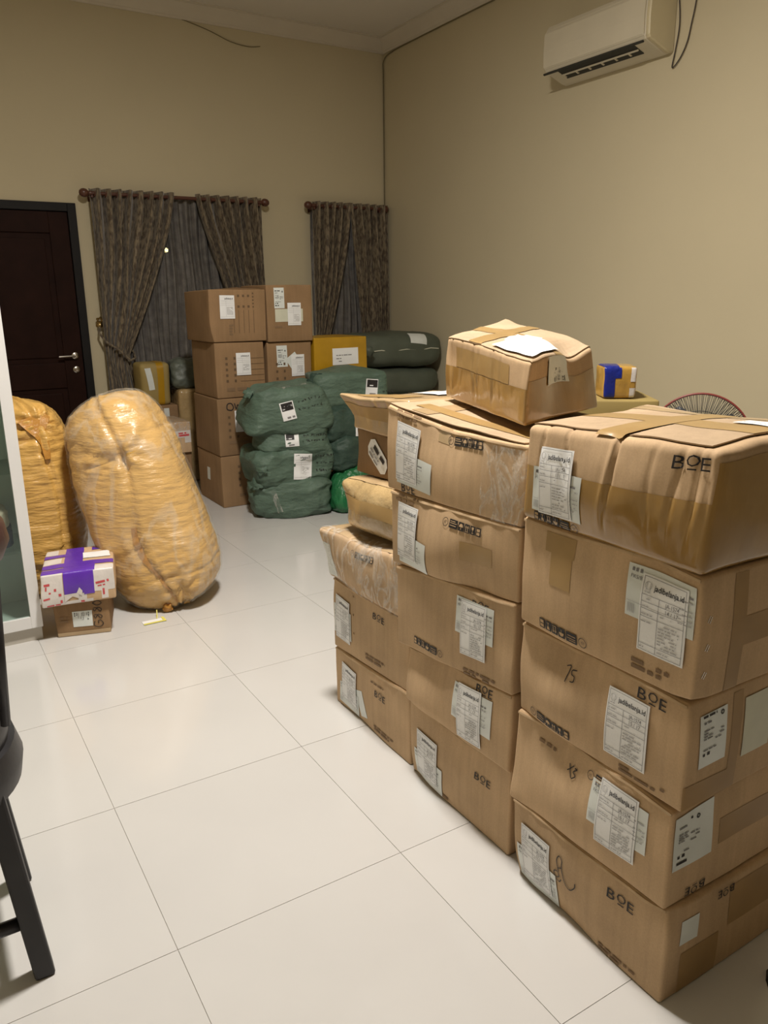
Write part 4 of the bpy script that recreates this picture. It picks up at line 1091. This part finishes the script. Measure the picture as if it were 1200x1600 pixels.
# ---- upright yellow sack behind
Y1 = Bag('sack', 'upright yellow sack with torn top behind the purple-taped box', (.075, 1.445, .474), (.278, .225, .476), 'yellow_bag', axes((-.03, .05, 1), (1, -.25, 0)), 8, .02, 4.5, .006, 9, (1, 1, 3.2), .5, .66, zmin=.004, nu=140, nv=120, extra=ysack_extra(-PI / 2 + .55, 5, 1.6, ((.1, .80, .10, 8, .012, .03),)))
def torn(bag, th0, pts, off, m, name):
    v = [bag.on(th0 + a, z, off) for a, z in pts]; c = sum(v, V()) / len(v)
    return obj(name, v + [c], [(i, (i + 1) % len(v), len(v)) for i in range(len(v))], m, bag.root)
torn(Y1, -PI / 2 + .50, [(-.34, .80), (-.1, .84), (.12, .82), (.26, .88), (.3, .80), (.14, .72), (.10, .60), (.08, .44), (-.03, .44), (-.06, .58), (-.12, .66), (-.24, .72)], .008, 'orange_bag', 'torn_opening')

# ---- two small boxes beside the cabinet
S1 = Carton('small_box', 'flat brown box with handwritten number on the floor by the cabinet', (.078, .742, 0), (.288, .682, 0), (.072, .745, .158), (.290, .686, .160), (.075, .26, 0), 'box', seed=41, r=.006, bul=(.003, .003, 0), namp=.003, mat='card_brown', cell=.02)
p = S1.sheet('courier_sticker', 'F', .070, .042, .080, .072, 'paper_grey', -.03); S1.draw('sticker_print', waybill_print(4), 'F', .074, .112, ['ink', 'ink_grey'], -PI / 2 - .03, .0022, p, k=.58)
S1.scrib('F', .195, .030, 'g880', PI / 2, 1.05, .003); S1.faint('F', .02, .10, .04, .010, 3, 2)
S1.band('tape', [('F', 0, S1.Lu, .0, .020)], 'tape_pale', .001)
S2 = Carton('small_box', 'box wrapped in white and red tape with purple tape across', (.028, .704, .163), (.320, .658, .163), (.034, .702, .306), (.322, .657, .306), (.076, .340, 0), 'box', seed=42, r=.008, bul=(.004, .006, .004), namp=.005, fine=.002, ffreq=20, mat='card', cell=.013,
            dents=((0, 0, .2, .05, (-.006, -.008, 0)),))
Lu, Lv, Lw = S2.Lu, S2.Lv, S2.Lw
S2.patch('white_tape', 'F', .0, .085, .0, Lw, 'white_tape', .0008); S2.patch('white_tape', 'F', .195, Lu, .045, Lw, 'white_tape', .0008); S2.patch('white_tape', 'F', .085, .20, .0, .016, 'white_tape', .0008); S2.patch('white_tape', 'F', .14, .175, .016, .06, 'white_tape', .0008)
S2.patch('white_tape', 'F', .235, .262, .008, .045, 'white_tape', .0008)
for (a, b, w, h, r_) in ((.012, .095, .022, .010, .1), (.016, .075, .006, .018, 0), (.050, .070, .009, .012, 0), (.010, .035, .024, .007, .1), (.066, .045, .010, .012, 0), (.030, .060, .008, .008, 0), (.070, .012, .008, .014, 0), (.215, .078, .055, .010, .12), (.222, .066, .03, .006, .1), (.240, .025, .008, .030, 0), (.150, .004, .016, .008, 0), (.02, .004, .05, .006, 0)):
    d = D2(); rr = random.Random(int(a * 999)); d.dashes(0, w, 0, h, rr, 0, .95); S2.draw('red_print', d, 'F', a, b, ['red_print'], r_, .0016)
S2.patch('white_tape', 'T', .0, .055, .26, .33, 'white_tape', .0008); S2.patch('white_tape', 'T', .0, .075, .13, .20, 'white_tape', .0008); S2.patch('white_tape', 'T', .18, Lu, .0, .055, 'white_tape', .0008); S2.patch('white_tape', 'T', .0, .085, .0, .035, 'white_tape', .0008)
S2.band('purple_tape', [('T', .088, .165, .0, Lv), ('F', .088, .165, .046, Lw)], 'purple_tape', .0018)
S2.band('purple_tape', [('T', .165, .215, .0, .075), ('F', .165, .208, .038, Lw)], 'purple_tape', .0020)
S2.band('purple_tape', [('T', .0, Lu, .070, .120)], 'purple_tape', .0022); S2.band('purple_tape', [('T', .0, .10, .21, .25)], 'purple_tape', .0022); S2.band('purple_tape', [('T', .0, .10, .005, .06)], 'purple_tape', .0014); S2.band('purple_tape', [('T', .2, Lu, .28, .32)], 'purple_tape', .0022)
d = D2(); d.poly([(0, 0), (.032, .02), (.058, .008), (.058, .035), (0, .035)]); S2.draw('torn_tape', d, 'F', .086, .014, ['white_tape'], 0, .0026)
d = D2(); d.poly([(0, 0), (.012, .028), (.024, .010), (.022, -.012)]); S2.draw('torn_tape', d, 'F', .135, .046, ['white_tape'], 0, .0028)
S2.sheet('paper_note', 'T', .165, .155, .115, .085, 'paper', .04, .003)

# ================================================================== BACK OF THE ROOM
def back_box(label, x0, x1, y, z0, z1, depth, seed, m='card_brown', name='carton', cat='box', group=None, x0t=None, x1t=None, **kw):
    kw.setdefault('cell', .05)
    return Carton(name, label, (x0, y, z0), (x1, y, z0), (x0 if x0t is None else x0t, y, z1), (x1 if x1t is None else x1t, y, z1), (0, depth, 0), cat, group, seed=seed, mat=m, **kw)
def lined(c, a, b, w, rows, seed, gap=.045, blocks=True):
    d = D2(); r = random.Random(seed)
    for i in range(rows):
        y = -i * gap; d.rect(.10, y, w, y + .003)
        d.rect(0, y - .004, .016, y + .014)
        if blocks: d.rect(.058, y - .004, .072, y + .014)
    return c.draw('carton_print', d, 'F', a, b, ['ink_carton'], 0, .0016)
GB = 'tall brown cartons at the back'
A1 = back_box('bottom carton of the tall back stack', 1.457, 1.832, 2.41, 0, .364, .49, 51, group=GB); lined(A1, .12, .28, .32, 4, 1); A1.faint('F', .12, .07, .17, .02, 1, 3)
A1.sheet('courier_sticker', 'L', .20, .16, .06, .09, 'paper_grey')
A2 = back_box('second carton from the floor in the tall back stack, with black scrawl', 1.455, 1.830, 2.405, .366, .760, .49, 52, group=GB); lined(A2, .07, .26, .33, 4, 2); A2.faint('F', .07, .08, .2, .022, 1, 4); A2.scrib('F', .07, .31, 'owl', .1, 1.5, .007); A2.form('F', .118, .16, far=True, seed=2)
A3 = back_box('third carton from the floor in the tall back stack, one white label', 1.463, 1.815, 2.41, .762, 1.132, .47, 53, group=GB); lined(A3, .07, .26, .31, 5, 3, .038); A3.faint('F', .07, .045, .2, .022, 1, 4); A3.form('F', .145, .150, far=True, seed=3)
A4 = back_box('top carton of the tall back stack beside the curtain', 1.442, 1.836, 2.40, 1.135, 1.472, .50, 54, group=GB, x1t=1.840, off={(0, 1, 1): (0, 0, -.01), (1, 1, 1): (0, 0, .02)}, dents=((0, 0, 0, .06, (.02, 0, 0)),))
A4.form('F', .072, .150, far=True, seed=4)
d = D2()
for k in range(5): d.rect(.0 + .035 * k, 0, .003 + .035 * k, .15)
for k in range(3): d.rect(.03 + .035 * k, .165, .045 + .035 * k, .180); d.rect(.03 + .035 * k, .235, .045 + .035 * k, .250)
for k in range(5): d.rect(.135, .165 + .022 * k, .145, .175 + .022 * k)
A4.draw('carton_print', d, 'F', .165, .055, ['ink_carton'], 0, .0016); A4.faint('F', .13, .10, .03, .012, 4, 4)
C1 = back_box('floor carton of the second back column', 1.845, 2.18, 2.45, 0, .38, .45, 55, group=GB)
C2 = back_box('second carton of the second back column', 1.845, 2.18, 2.45, .382, .755, .45, 56, group=GB)
C3 = back_box('carton with two stickers in the second back column, under the top one', 1.842, 2.182, 2.42, .757, 1.120, .45, 57, group=GB); lined(C3, .06, .21, .10, 4, 6, .05)
p = C3.sheet('waybill', 'F', .070, .195, .080, .145, 'paper_grey'); C3.draw('waybill_print', waybill_print(6), 'F', .072, .200, ['ink', 'ink_grey'], 0, .0022, p); C3.sheet('courier_sticker', 'F', .185, .17, .09, .09, 'paper_grey', .6); C3.form('F', .178, .125, far=True, seed=6); C3.faint('F', .06, .05, .2, .022, 1, 5)
C4 = back_box('top carton of the second back column with a cluster of labels', 1.846, 2.190, 2.40, 1.122, 1.500, .45, 58, group=GB)
p = C4.sheet('waybill', 'F', .055, .225, .075, .135, 'paper_grey'); C4.draw('waybill_print', waybill_print(7), 'F', .055, .230, ['ink', 'ink_grey'], 0, .0022, p); C4.sheet('courier_sticker', 'F', .058, .135, .21, .085, 'paper_cream'); C4.form('F', .150, .110, far=True, seed=7); C4.faint('F', .055, .095, .2, .012, 1, 5)
# yellow box on a carton
U1 = back_box('brown carton under the yellow-taped box', 2.225, 2.62, 2.46, 0, .835, .38, 59)
YB_ = back_box('yellow tape-covered box with a white label at the back', 2.198, 2.634, 2.41, .838, 1.138, .42, 60, 'yellow_tape', 'taped_box', bul=(.003, .004, .004), namp=.004)
p = YB_.sheet('shipping_label', 'F', .145, .105, .215, .118, 'paper'); d = D2(); r_ = random.Random(4); d.dashes(.03, .16, .065, .006, r_); d.dashes(.03, .075, .042, .006, r_); d.dashes(.03, .075, .022, .006, r_); YB_.draw('label_print', d, 'F', .145, .105, ['ink_grey'], 0, .0022, p)
YB_.sheet('paper_note', 'T', .03, .25, .12, .08, 'paper_cream')

# grey-green long sacks against the right wall
def long_sack(label, z, rz, x0=2.70, x1=3.62, y=3.03, seed=1, ry=.24):
    c = ((x0 + x1) / 2, y, z); L = (x1 - x0) / 2
    b = Bag('long_sack', label, c, (rz, ry, L), 'grey_sack', axes((1, -.05, -.02), (0, 0, 1)), seed, .02, 4, .004, 8, (1, 1, 1), .5, .6, group='long grey sacks by the corner', nu=80, nv=70)
    return b
GSk = []
GSk.append(long_sack('grey-green long sack at the very bottom by the right wall', .165, .165, seed=1)); GSk.append(long_sack('grey-green long sack second from the floor by the right wall', .475, .140, seed=2)); GSk.append(long_sack('grey-green long sack under the topmost one by the right wall', .735, .118, seed=3, x0=2.78)); 
G4 = long_sack('topmost grey-green long sack with a paper sheet, right of the yellow box', .990, .142, seed=4, x0=2.72, y=3.0)
stick(G4, 'paper_note', (3.34, 2.3, 1.30), (0, .8, -.36), (0, 0, 1), .16, .10, 'paper_grey', rot=-.12)
tail(G4, (2.86, 2.80, .99), (2.83, 2.71, 1.0), .035, 'grey_sack', 3)
auto_smooth(obj('stitched_seam', *(lambda b: (b.v, b.f))(MB().tube([(2.9 + .08 * k, 2.765 + .004 * math.sin(k), .995 + .006 * math.sin(k * 2)) for k in range(9)], .004, 6)), 'paper_cream', G4.root, smooth=False))

# green bags, first stack
def green(label, c, r, seed, rotz=0., tilt=(0, 0), m='green_bag', group='green bags in the front pile', e1=.42, e2=.46, lump=.055, wr=.015, wf=6., an=(1, 1, 1.9), **kw):
    M = Matrix.Rotation(rotz, 3, 'Z') @ Matrix.Rotation(tilt[0], 3, 'X') @ Matrix.Rotation(tilt[1], 3, 'Y')
    return Bag('wrapped_bag', label, c, r, m, M, seed, lump, 3.6, wr, wf, an, e1, e2, group=group, nu=120, nv=70, **kw)
g1 = green('crumpled green bag at the bottom of the front green pile', (1.825, 2.110, .120), (.275, .215, .135), 1, -.30, zmin=.003, wr=.020, wf=5.5, e1=.40)
g2 = green('green bag with a large white label, second from the floor', (1.815, 2.115, .335), (.275, .215, .128), 2, -.02, (.0, -.03), e1=.34, wr=.022, wf=4.6)
g3 = green('green bag squeezed under the topmost of the front pile', (1.845, 2.125, .520), (.250, .205, .098), 3, -.28, (.0, .05), e1=.36, wr=.020, wf=4.6)
g4 = green('topmost green bag of the front pile with tilted label and writing', (1.800, 2.100, .735), (.262, .195, .148), 4, -.10, (.16, -.05), e1=.28, e2=.36, wr=.016, wf=4.2, taper=.12)
vd = V((.42, .90, -.10))
def gstick(bag, x, z, w, h, m, d2, mats, rot=0., k=1.): return stick(bag, 'shipping_label' if h > w * 1.3 else 'courier_sticker', V((x, 1.9, z)) - vd * 1.0, vd, (0, 0, 1), w, h, m, d2, mats, rot, k=k)
def small_sticker(seed):
    d = D2(); r = random.Random(seed); d.rect(.008, .062, .082, .112, 0); d.dashes(.012, .078, .085, .010, r, 2); d.dashes(.012, .06, .070, .007, r, 2); d.dashes(.03, .08, .010, .012, r, 1); return d
SM = ['ink', 'ink_grey', 'paper']
def gs(bag, u, v_, w, h, d2, mats, rot, k=1., m='paper', name='courier_sticker'):
    """place a sticker where a sight line direction (world x,z at y=1.9) meets the bag"""
    return stick(bag, name, V((u, 1.88, v_)) - vd * .6, vd, (0, 0, 1), w, h, m, d2, mats, rot, k=k)
gs(g4, 1.735, .720, .088, .118, small_sticker(1), SM, .22); gs(g3, 1.755, .528, .088, .085, small_sticker(2), SM, .05, .72); gs(g2, 1.825, .345, .118, .172, far_form_print(5), ['ink', 'ink_grey', 'ink_pale'], -.06, 1.13, name='shipping_label')
ink_on(g4, hand_lines(3, 2, .16, .018, .05, .003), V((1.80, 1.88, .765)) - vd * .6, vd, (0, 0, 1), rot=.2); ink_on(g3, hand_lines(5, 2, .15, .014, .035, .003), V((1.83, 1.88, .545)) - vd * .6, vd, (0, 0, 1)); ink_on(g2, hand_lines(6, 3, .13, .014, .05, .003), V((1.92, 1.88, .40)) - vd * .6, vd, (0, 0, 1))
tail(g2, (1.62, 2.00, .33), (1.555, 1.93, .355), .035, 'green_bag', 5); tail(g1, (1.60, 2.06, .20), (1.545, 2.00, .25), .04, 'green_bag', 6); tail(g4, (1.585, 2.10, .80), (1.540, 2.06, .83), .03, 'green_bag', 8)
stick(g4, 'clear_tape', V((1.80, 1.9, 1.2)), (.1, .25, -1), (0, 1, 0), .22, .028, 'film', rot=.3, n=12); stick(g1, 'clear_tape', V((1.635, 1.9, .13)) - vd * .6, vd, (0, 0, 1), .035, .16, 'film', rot=.3, n=10)
# second green pile
h1 = green('bright green plastic bag on the floor between green pile and cartons', (2.215, 1.985, .150), (.185, .185, .165), 11, .2, m='green_plastic', group='bags of the second green pile', e1=.6, e2=.7, zmin=.003, wr=.012, wf=7, an=(1.6, 1.6, .7), taper=.25)
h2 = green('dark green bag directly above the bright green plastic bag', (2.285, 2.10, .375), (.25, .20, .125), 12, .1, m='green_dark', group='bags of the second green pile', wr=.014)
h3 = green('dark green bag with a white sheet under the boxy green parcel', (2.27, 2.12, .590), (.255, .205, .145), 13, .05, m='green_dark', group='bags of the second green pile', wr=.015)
h4 = green('boxy green wrapped parcel with a small label in front of the yellow box', (2.30, 2.165, .815), (.255, .19, .110), 14, -.12, (.05, -.02), m='green_bag', group='bags of the second green pile', e1=.22, e2=.25, wr=.005)
gs(h3, 2.285, .590, .10, .17, far_form_print(9), ['ink', 'ink_grey', 'ink_pale'], 0, name='shipping_label'); gs(h4, 2.37, .825, .085, .118, small_sticker(8), SM, -.08); ink_on(h4, hand_lines(12, 1, .08, .02, .03, .003), V((2.45, 1.88, .785)) - vd * .6, vd, (0, 0, 1))
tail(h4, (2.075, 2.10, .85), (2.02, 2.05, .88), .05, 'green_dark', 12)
bl = Carton('blue_box', 'dark blue box mostly hidden behind the lumpy parcel', (2.13, 1.62, 0), (2.36, 1.62, 0), (2.13, 1.62, .16), (2.36, 1.62, .16), (0, .13, 0), 'box', seed=70, mat='blue_tape', cell=.05)

# left back corner: taped boxes under the window
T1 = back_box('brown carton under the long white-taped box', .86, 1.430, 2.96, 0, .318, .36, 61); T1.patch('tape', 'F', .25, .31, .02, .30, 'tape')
T2 = back_box('long carton with white and red tape behind the leaning sack', .80, 1.425, 2.93, .320, .545, .38, 62, 'card', bul=(.004, .006, .014))
T2.band('white_tape', [('F', .0, T2.Lu, .115, .165), ('R', 0, .05, .115, .165), ('F', T2.Lu - .05, T2.Lu, .075, .115)], 'white_tape', .0014)
for a in (.12, .34, .53): d = D2(); d.dashes(0, .08, 0, .014, random.Random(int(a * 99)), 0, .95); d.dashes(.0, .07, .018, .010, random.Random(int(a * 77)), 0, .95); T2.draw('red_print', d, 'F', a, .124, ['red_print'], 0, .0026)
T2.band('cling_film', [('T', 0, T2.Lu, 0, T2.Lv), ('F', 0, T2.Lu, .165, T2.Lw)], 'film', .004)
T3 = back_box('dark brown carton by the curtain under the olive-taped bundle', 1.16, 1.47, 3.345, 0, .62, .26, 63); T3.sheet('courier_sticker', 'F', .20, .50, .04, .10, 'paper_grey')
T4 = back_box('brown tape-wrapped box beside the tall back stack', 1.48, 1.80, 3.33, 0, .74, .27, 64, 'card_wrap', r=.03, namp=.012)
T5 = back_box('olive-taped bundle with a white strip by the curtain', 1.215, 1.435, 3.37, .622, .945, .24, 65, 'card_olive', 'bundle', 'bundle', r=.03, namp=.014, bul=(.01, .01, .01)); T5.sheet('courier_sticker', 'F', .050, .12, .045, .17, 'paper_grey', .12); T5.band('tape', [('F', .12, .17, .0, T5.Lw), ('T', .12, .17, 0, T5.Lv)], 'yellow_tape', .002)
T6 = Bag('plastic_bag', 'grey-green plastic bag sagging beside the olive bundle', (1.585, 3.46, .850), (.135, .125, .112), 'grey_bag', None, 9, .02, 7, .012, 8, (1, 1, 1.4), .6, .6, zmin=.742)

# behind the cartons on the right: boxes and the fan
ou, ov = V((.853, -.522, 0)), V((.522, .853, 0)); ob0 = V((2.2, -.56, 0)) + V((.853, -.522, 0)) * .045
def obox(name, label, t0, t1, dd, z0, z1, dep, seed, m, cat='box', **kw):
    bl, br = ob0 - ou * t0 + ov * dd, ob0 - ou * t1 + ov * dd
    return Carton(name, label, bl + V((0, 0, z0)), br + V((0, 0, z0)), bl + V((0, 0, z1)), br + V((0, 0, z1)), ov * dep, cat, seed=seed, mat=m, **kw)
O0 = obox('carton', 'brown carton under the olive box behind the stacks', .46, .02, .02, 0, .86, .32, 71, 'card_brown', cell=.06)
O1 = obox('carton', 'olive carton with a torn pale flap behind the near right stack', .46, .0, .0, .862, 1.012, .28, 72, 'card_olive', cell=.03, namp=.006)
O1.patch('pale_flap', 'F', .20, .315, .045, .09, 'card_light', .002, .003)
O2 = obox('carton', 'small olive box just behind the blue and orange taped parcel', .16, .045, .17, 1.014, 1.075, .09, 73, 'card_olive', cell=.03)
O3 = obox('taped_parcel', 'small parcel taped in blue, orange and white', .222, .088, .03, 1.015, 1.140, .12, 74, 'orange_tape', 'parcel', r=.012, namp=.006, fine=.003, ffreq=20, cell=.012, off={(1, 1, 0): (.02, 0, 0), (1, 1, 1): (.02, 0, 0)})
O3.patch('blue_tape', 'F', .0, .045, .0, O3.Lw, 'blue_tape', .0015); O3.patch('blue_tape', 'F', .045, .068, .08, O3.Lw, 'blue_tape', .0015); O3.band('white_tape', [('F', .108, .130, .065, O3.Lw)], 'white_tape', .0015); O3.patch('white_tape', 'F', .105, .130, .0, .04, 'white_tape', .0015); O3.patch('blue_tape', 'T', .0, .06, .0, .1, 'blue_tape', .0015)

fc = V((2.87, -.317, .735)); fn = toC(fc); fn.z *= .3; fn.normalize()
fan = empty('pedestal_fan', (fc.x + .07, fc.y + .05, 0), 'fan with dark wire grille and red rim behind the stacked cartons', 'fan')
fx = V((0, 0, 1)).cross(fn).normalized(); fy = fn.cross(fx).normalized(); FR = .228
def fp(r, a, d): return fc + (fx * math.cos(a) + fy * math.sin(a)) * r + fn * d
auto_smooth(MB().tube([fp(FR, 2 * PI * k / 64, 0) for k in range(64)], .0055, 8, closed=True).build('rim', 'fan_red', fan))
b = MB()
for k in range(150):
    a = 2 * PI * k / 150; b.tube([fp(.04, a, .055), fp(.12, a, .052), fp(.19, a, .035), fp(FR, a, .004)], .0016, 4, cap=False)
for r_, d_ in ((.085, .054), (.15, .047)): b.tube([fp(r_, 2 * PI * k / 48, d_) for k in range(48)], .0018, 5, closed=True)
b.build('front_grille', 'fan_dark', fan, True)
b = MB()
for k in range(96):
    a = 2 * PI * k / 96; b.tube([fp(.05, a, -.075), fp(.13, a, -.07), fp(.20, a, -.045), fp(FR, a, -.004)], .0013, 4, cap=False)
b.build('rear_grille', 'fan_dark', fan, True)
for k in range(3):
    v = []; a0 = 2 * PI * k / 3 + .4
    for i in range(9):
        r_ = .03 + .165 * i / 8; wd = .35 + .75 * math.sin(PI * (i + 1) / 11)
        for j in range(9):
            t = j / 8 - .5; v.append(fp(r_, a0 + t * wd, .02 * -t * 1.6))
    o = obj('blade', v, grid_faces(9, 9), 'fan_blade', fan); md = o.modifiers.new('t', 'SOLIDIFY'); md.thickness = .003
hub = MB()
for z0, z1, r_ in ((.03, .058, .042), (-.02, .03, .03), (-.16, -.076, .06)):
    n = 20; base = len(hub.v); hub.add([fp(r_, 2 * PI * k / n, z0) for k in range(n)] + [fp(r_ * .9, 2 * PI * k / n, z1) for k in range(n)], [(k, (k + 1) % n, n + (k + 1) % n, n + k) for k in range(n)] + [tuple(range(n)), tuple(range(n, 2 * n))])
auto_smooth(hub.build('motor', 'fan_dark', fan))
px, py = fp(0, 0, -.12).x, fp(0, 0, -.12).y
auto_smooth(MB().tube([(px, py, .03), (px, py, .72)], .016, 12).build('pole', 'fan_dark', fan)); auto_smooth(MB().lathe([(.001, 0), (.19, 0), (.19, .012), (.15, .03), (.03, .045), (.001, .045)], (px, py, 0), 32).build('base', 'fan_dark', fan))

# ================================================================== LEFT EDGE: GLASS CABINET AND STOOL
cb = empty('display_cabinet', (-.45, .9, 0), 'white framed glass display cabinet at the left edge', 'cabinet')
CX0, CX1, CY0, CY1, CZ = -.95, .026, .752, 1.085, 1.85
MB().box((CX0, CY0 + .02, 0), (CX1 - .004, CY1, .062)).build('plinth', 'plinth', cb)
MB().box((CX0, CY1 - .015, .062), (CX1 - .018, CY1, CZ)).build('back_panel', 'cab_inside', cb)
for x in (CX0, CX1 - .018): MB().box((x, CY0 + .02, .062), (x + .018, CY1, CZ), .001).build('side_panel', 'white_lacquer', cb)
MB().box((CX0 + .018, CY0 + .02, .062), (CX1 - .018, CY1 - .015, .085)).build('floor_panel', 'cab_inside', cb); MB().box((CX0, CY0, CZ), (CX1, CY1, CZ + .02)).build('top_panel', 'cabinet_glass', cb)
for z in (.395, .735, 1.10, 1.46): MB().box((CX0 + .018, CY0 + .03, z), (CX1 - .018, CY1 - .015, z + .012)).build('shelf', 'cabinet_glass', cb)
for x0, x1 in ((CX0, -.464), (-.460, CX1)):
    dr = MB(); w = .045
    dr.box((x0, CY0, .064), (x0 + w, CY0 + .02, CZ), .0015).box((x1 - w, CY0, .064), (x1, CY0 + .02, CZ), .0015).box((x0 + w, CY0, .064), (x1 - w, CY0 + .02, .116), .0015).box((x0 + w, CY0, CZ - .05), (x1 - w, CY0 + .02, CZ), .0015)
    do = dr.build('cabinet_door', 'white_lacquer', cb); MB().box((x0 + w, CY0 + .008, .116), (x1 - w, CY0 + .012, CZ - .05)).build('pane', 'cabinet_glass', do)
I1 = Bag('folded_cloth', 'dark blue folded cloth on the cabinet shelf', (-.14, .93, .447), (.11, .10, .040), 'navy', None, 3, .008, 9, .004, 12, (1, 1, 2), .3, .35, cat='cloth')
I2 = Bag('folded_cloth', 'beige folded cloth on top of the blue one in the cabinet', (-.14, .93, .530), (.10, .095, .040), 'beige', None, 5, .008, 9, .004, 12, (1, 1, 2), .3, .35, cat='cloth')
I3 = Bag('pouch', 'maroon pouch standing in the cabinet behind the glass', (-.30, .90, .470), (.05, .08, .060), 'maroon', None, 7, .01, 9, .005, 10, (1, 1, 1), .5, .5, cat='pouch')

stl = empty('bar_stool', (-.46, -.935, 0), 'dark wooden stool with brown padded seat at the left edge', 'stool')
sc = V((-.462, -.935, 0))
auto_smooth(MB().lathe([(.001, .905), (.215, .905), (.248, .920), (.262, .95), (.256, .985), (.23, 1.012), (.17, 1.03), (.001, 1.035)], sc, 48).build('seat_cushion', 'leather', stl), 60)
auto_smooth(MB().lathe([(.001, .885), (.205, .885), (.21, .895), (.205, .905), (.001, .905)], sc, 48).build('seat_board', 'black_wood', stl))
ringb = MB()
for z0, z1, ro in ((.515, .615, .205), (.425, .515, .222)):
    ringb.lathe([(ro - .05, z0), (ro, z0), (ro + .008, (z0 + z1) / 2), (ro - .004, z1), (ro - .05, z1)], sc, 48)
auto_smooth(ringb.build('frame_ring', 'black_wood', stl))
for sx in (-1, 1):
    for sy in (-1, 1):
        MB().tube([sc + V((.195 * sx, .150 * sy, .60)), sc + V((.212 * sx, .150 * sy, .89))], .010, 10).build('upright', 'black_wood', stl, True)
        t_, b_ = sc + V((.150 * sx, .125 * sy, .46)), sc + V((.195 * sx, .168 * sy, 0))
        q = MB(); e = .021
        q.add([b_ + V((i, j, 0)) for i, j in ((-e, -e), (e, -e), (e, e), (-e, e))] + [t_ + V((i, j, 0)) for i, j in ((-e, -e), (e, -e), (e, e), (-e, e))], BF)
        lg = q.build('leg', 'black_wood', stl); md = lg.modifiers.new('b', 'BEVEL'); md.width = .006; md.segments = 2
def pleg(sx, sy, z): t = z / .46; return sc + V(((.195 + (.150 - .195) * t) * sx, (.168 + (.125 - .168) * t) * sy, z))
for a, b_, z in (((-1, -1), (1, -1), .135), ((-1, 1), (1, 1), .135), ((-1, -1), (-1, 1), .20), ((1, -1), (1, 1), .20)):
    MB().tube([pleg(*a, z), pleg(*b_, z)], .015, 8).build('stretcher', 'black_wood', stl, True)

# small black scrap on the shaded floor
o = obj('black_scrap', [(1.030, -1.972, .001), (1.055, -1.985, .001), (1.10, -1.975, .001), (1.11, -1.945, .001), (1.07, -1.940, .001), (1.045, -1.955, .001), (1.040, -1.970, .014), (1.06, -1.975, .018), (1.095, -1.968, .017), (1.10, -1.950, .016), (1.07, -1.948, .019), (1.05, -1.957, .016)],
        [(0, 1, 7, 6), (1, 2, 8, 7), (2, 3, 9, 8), (3, 4, 10, 9), (4, 5, 11, 10), (5, 0, 6, 11), (6, 7, 8, 9, 10, 11), (5, 4, 3, 2, 1, 0)], 'ink', smooth=False)
tag(o, 'small black scrap on the shaded floor beside the near right stack', 'scrap')
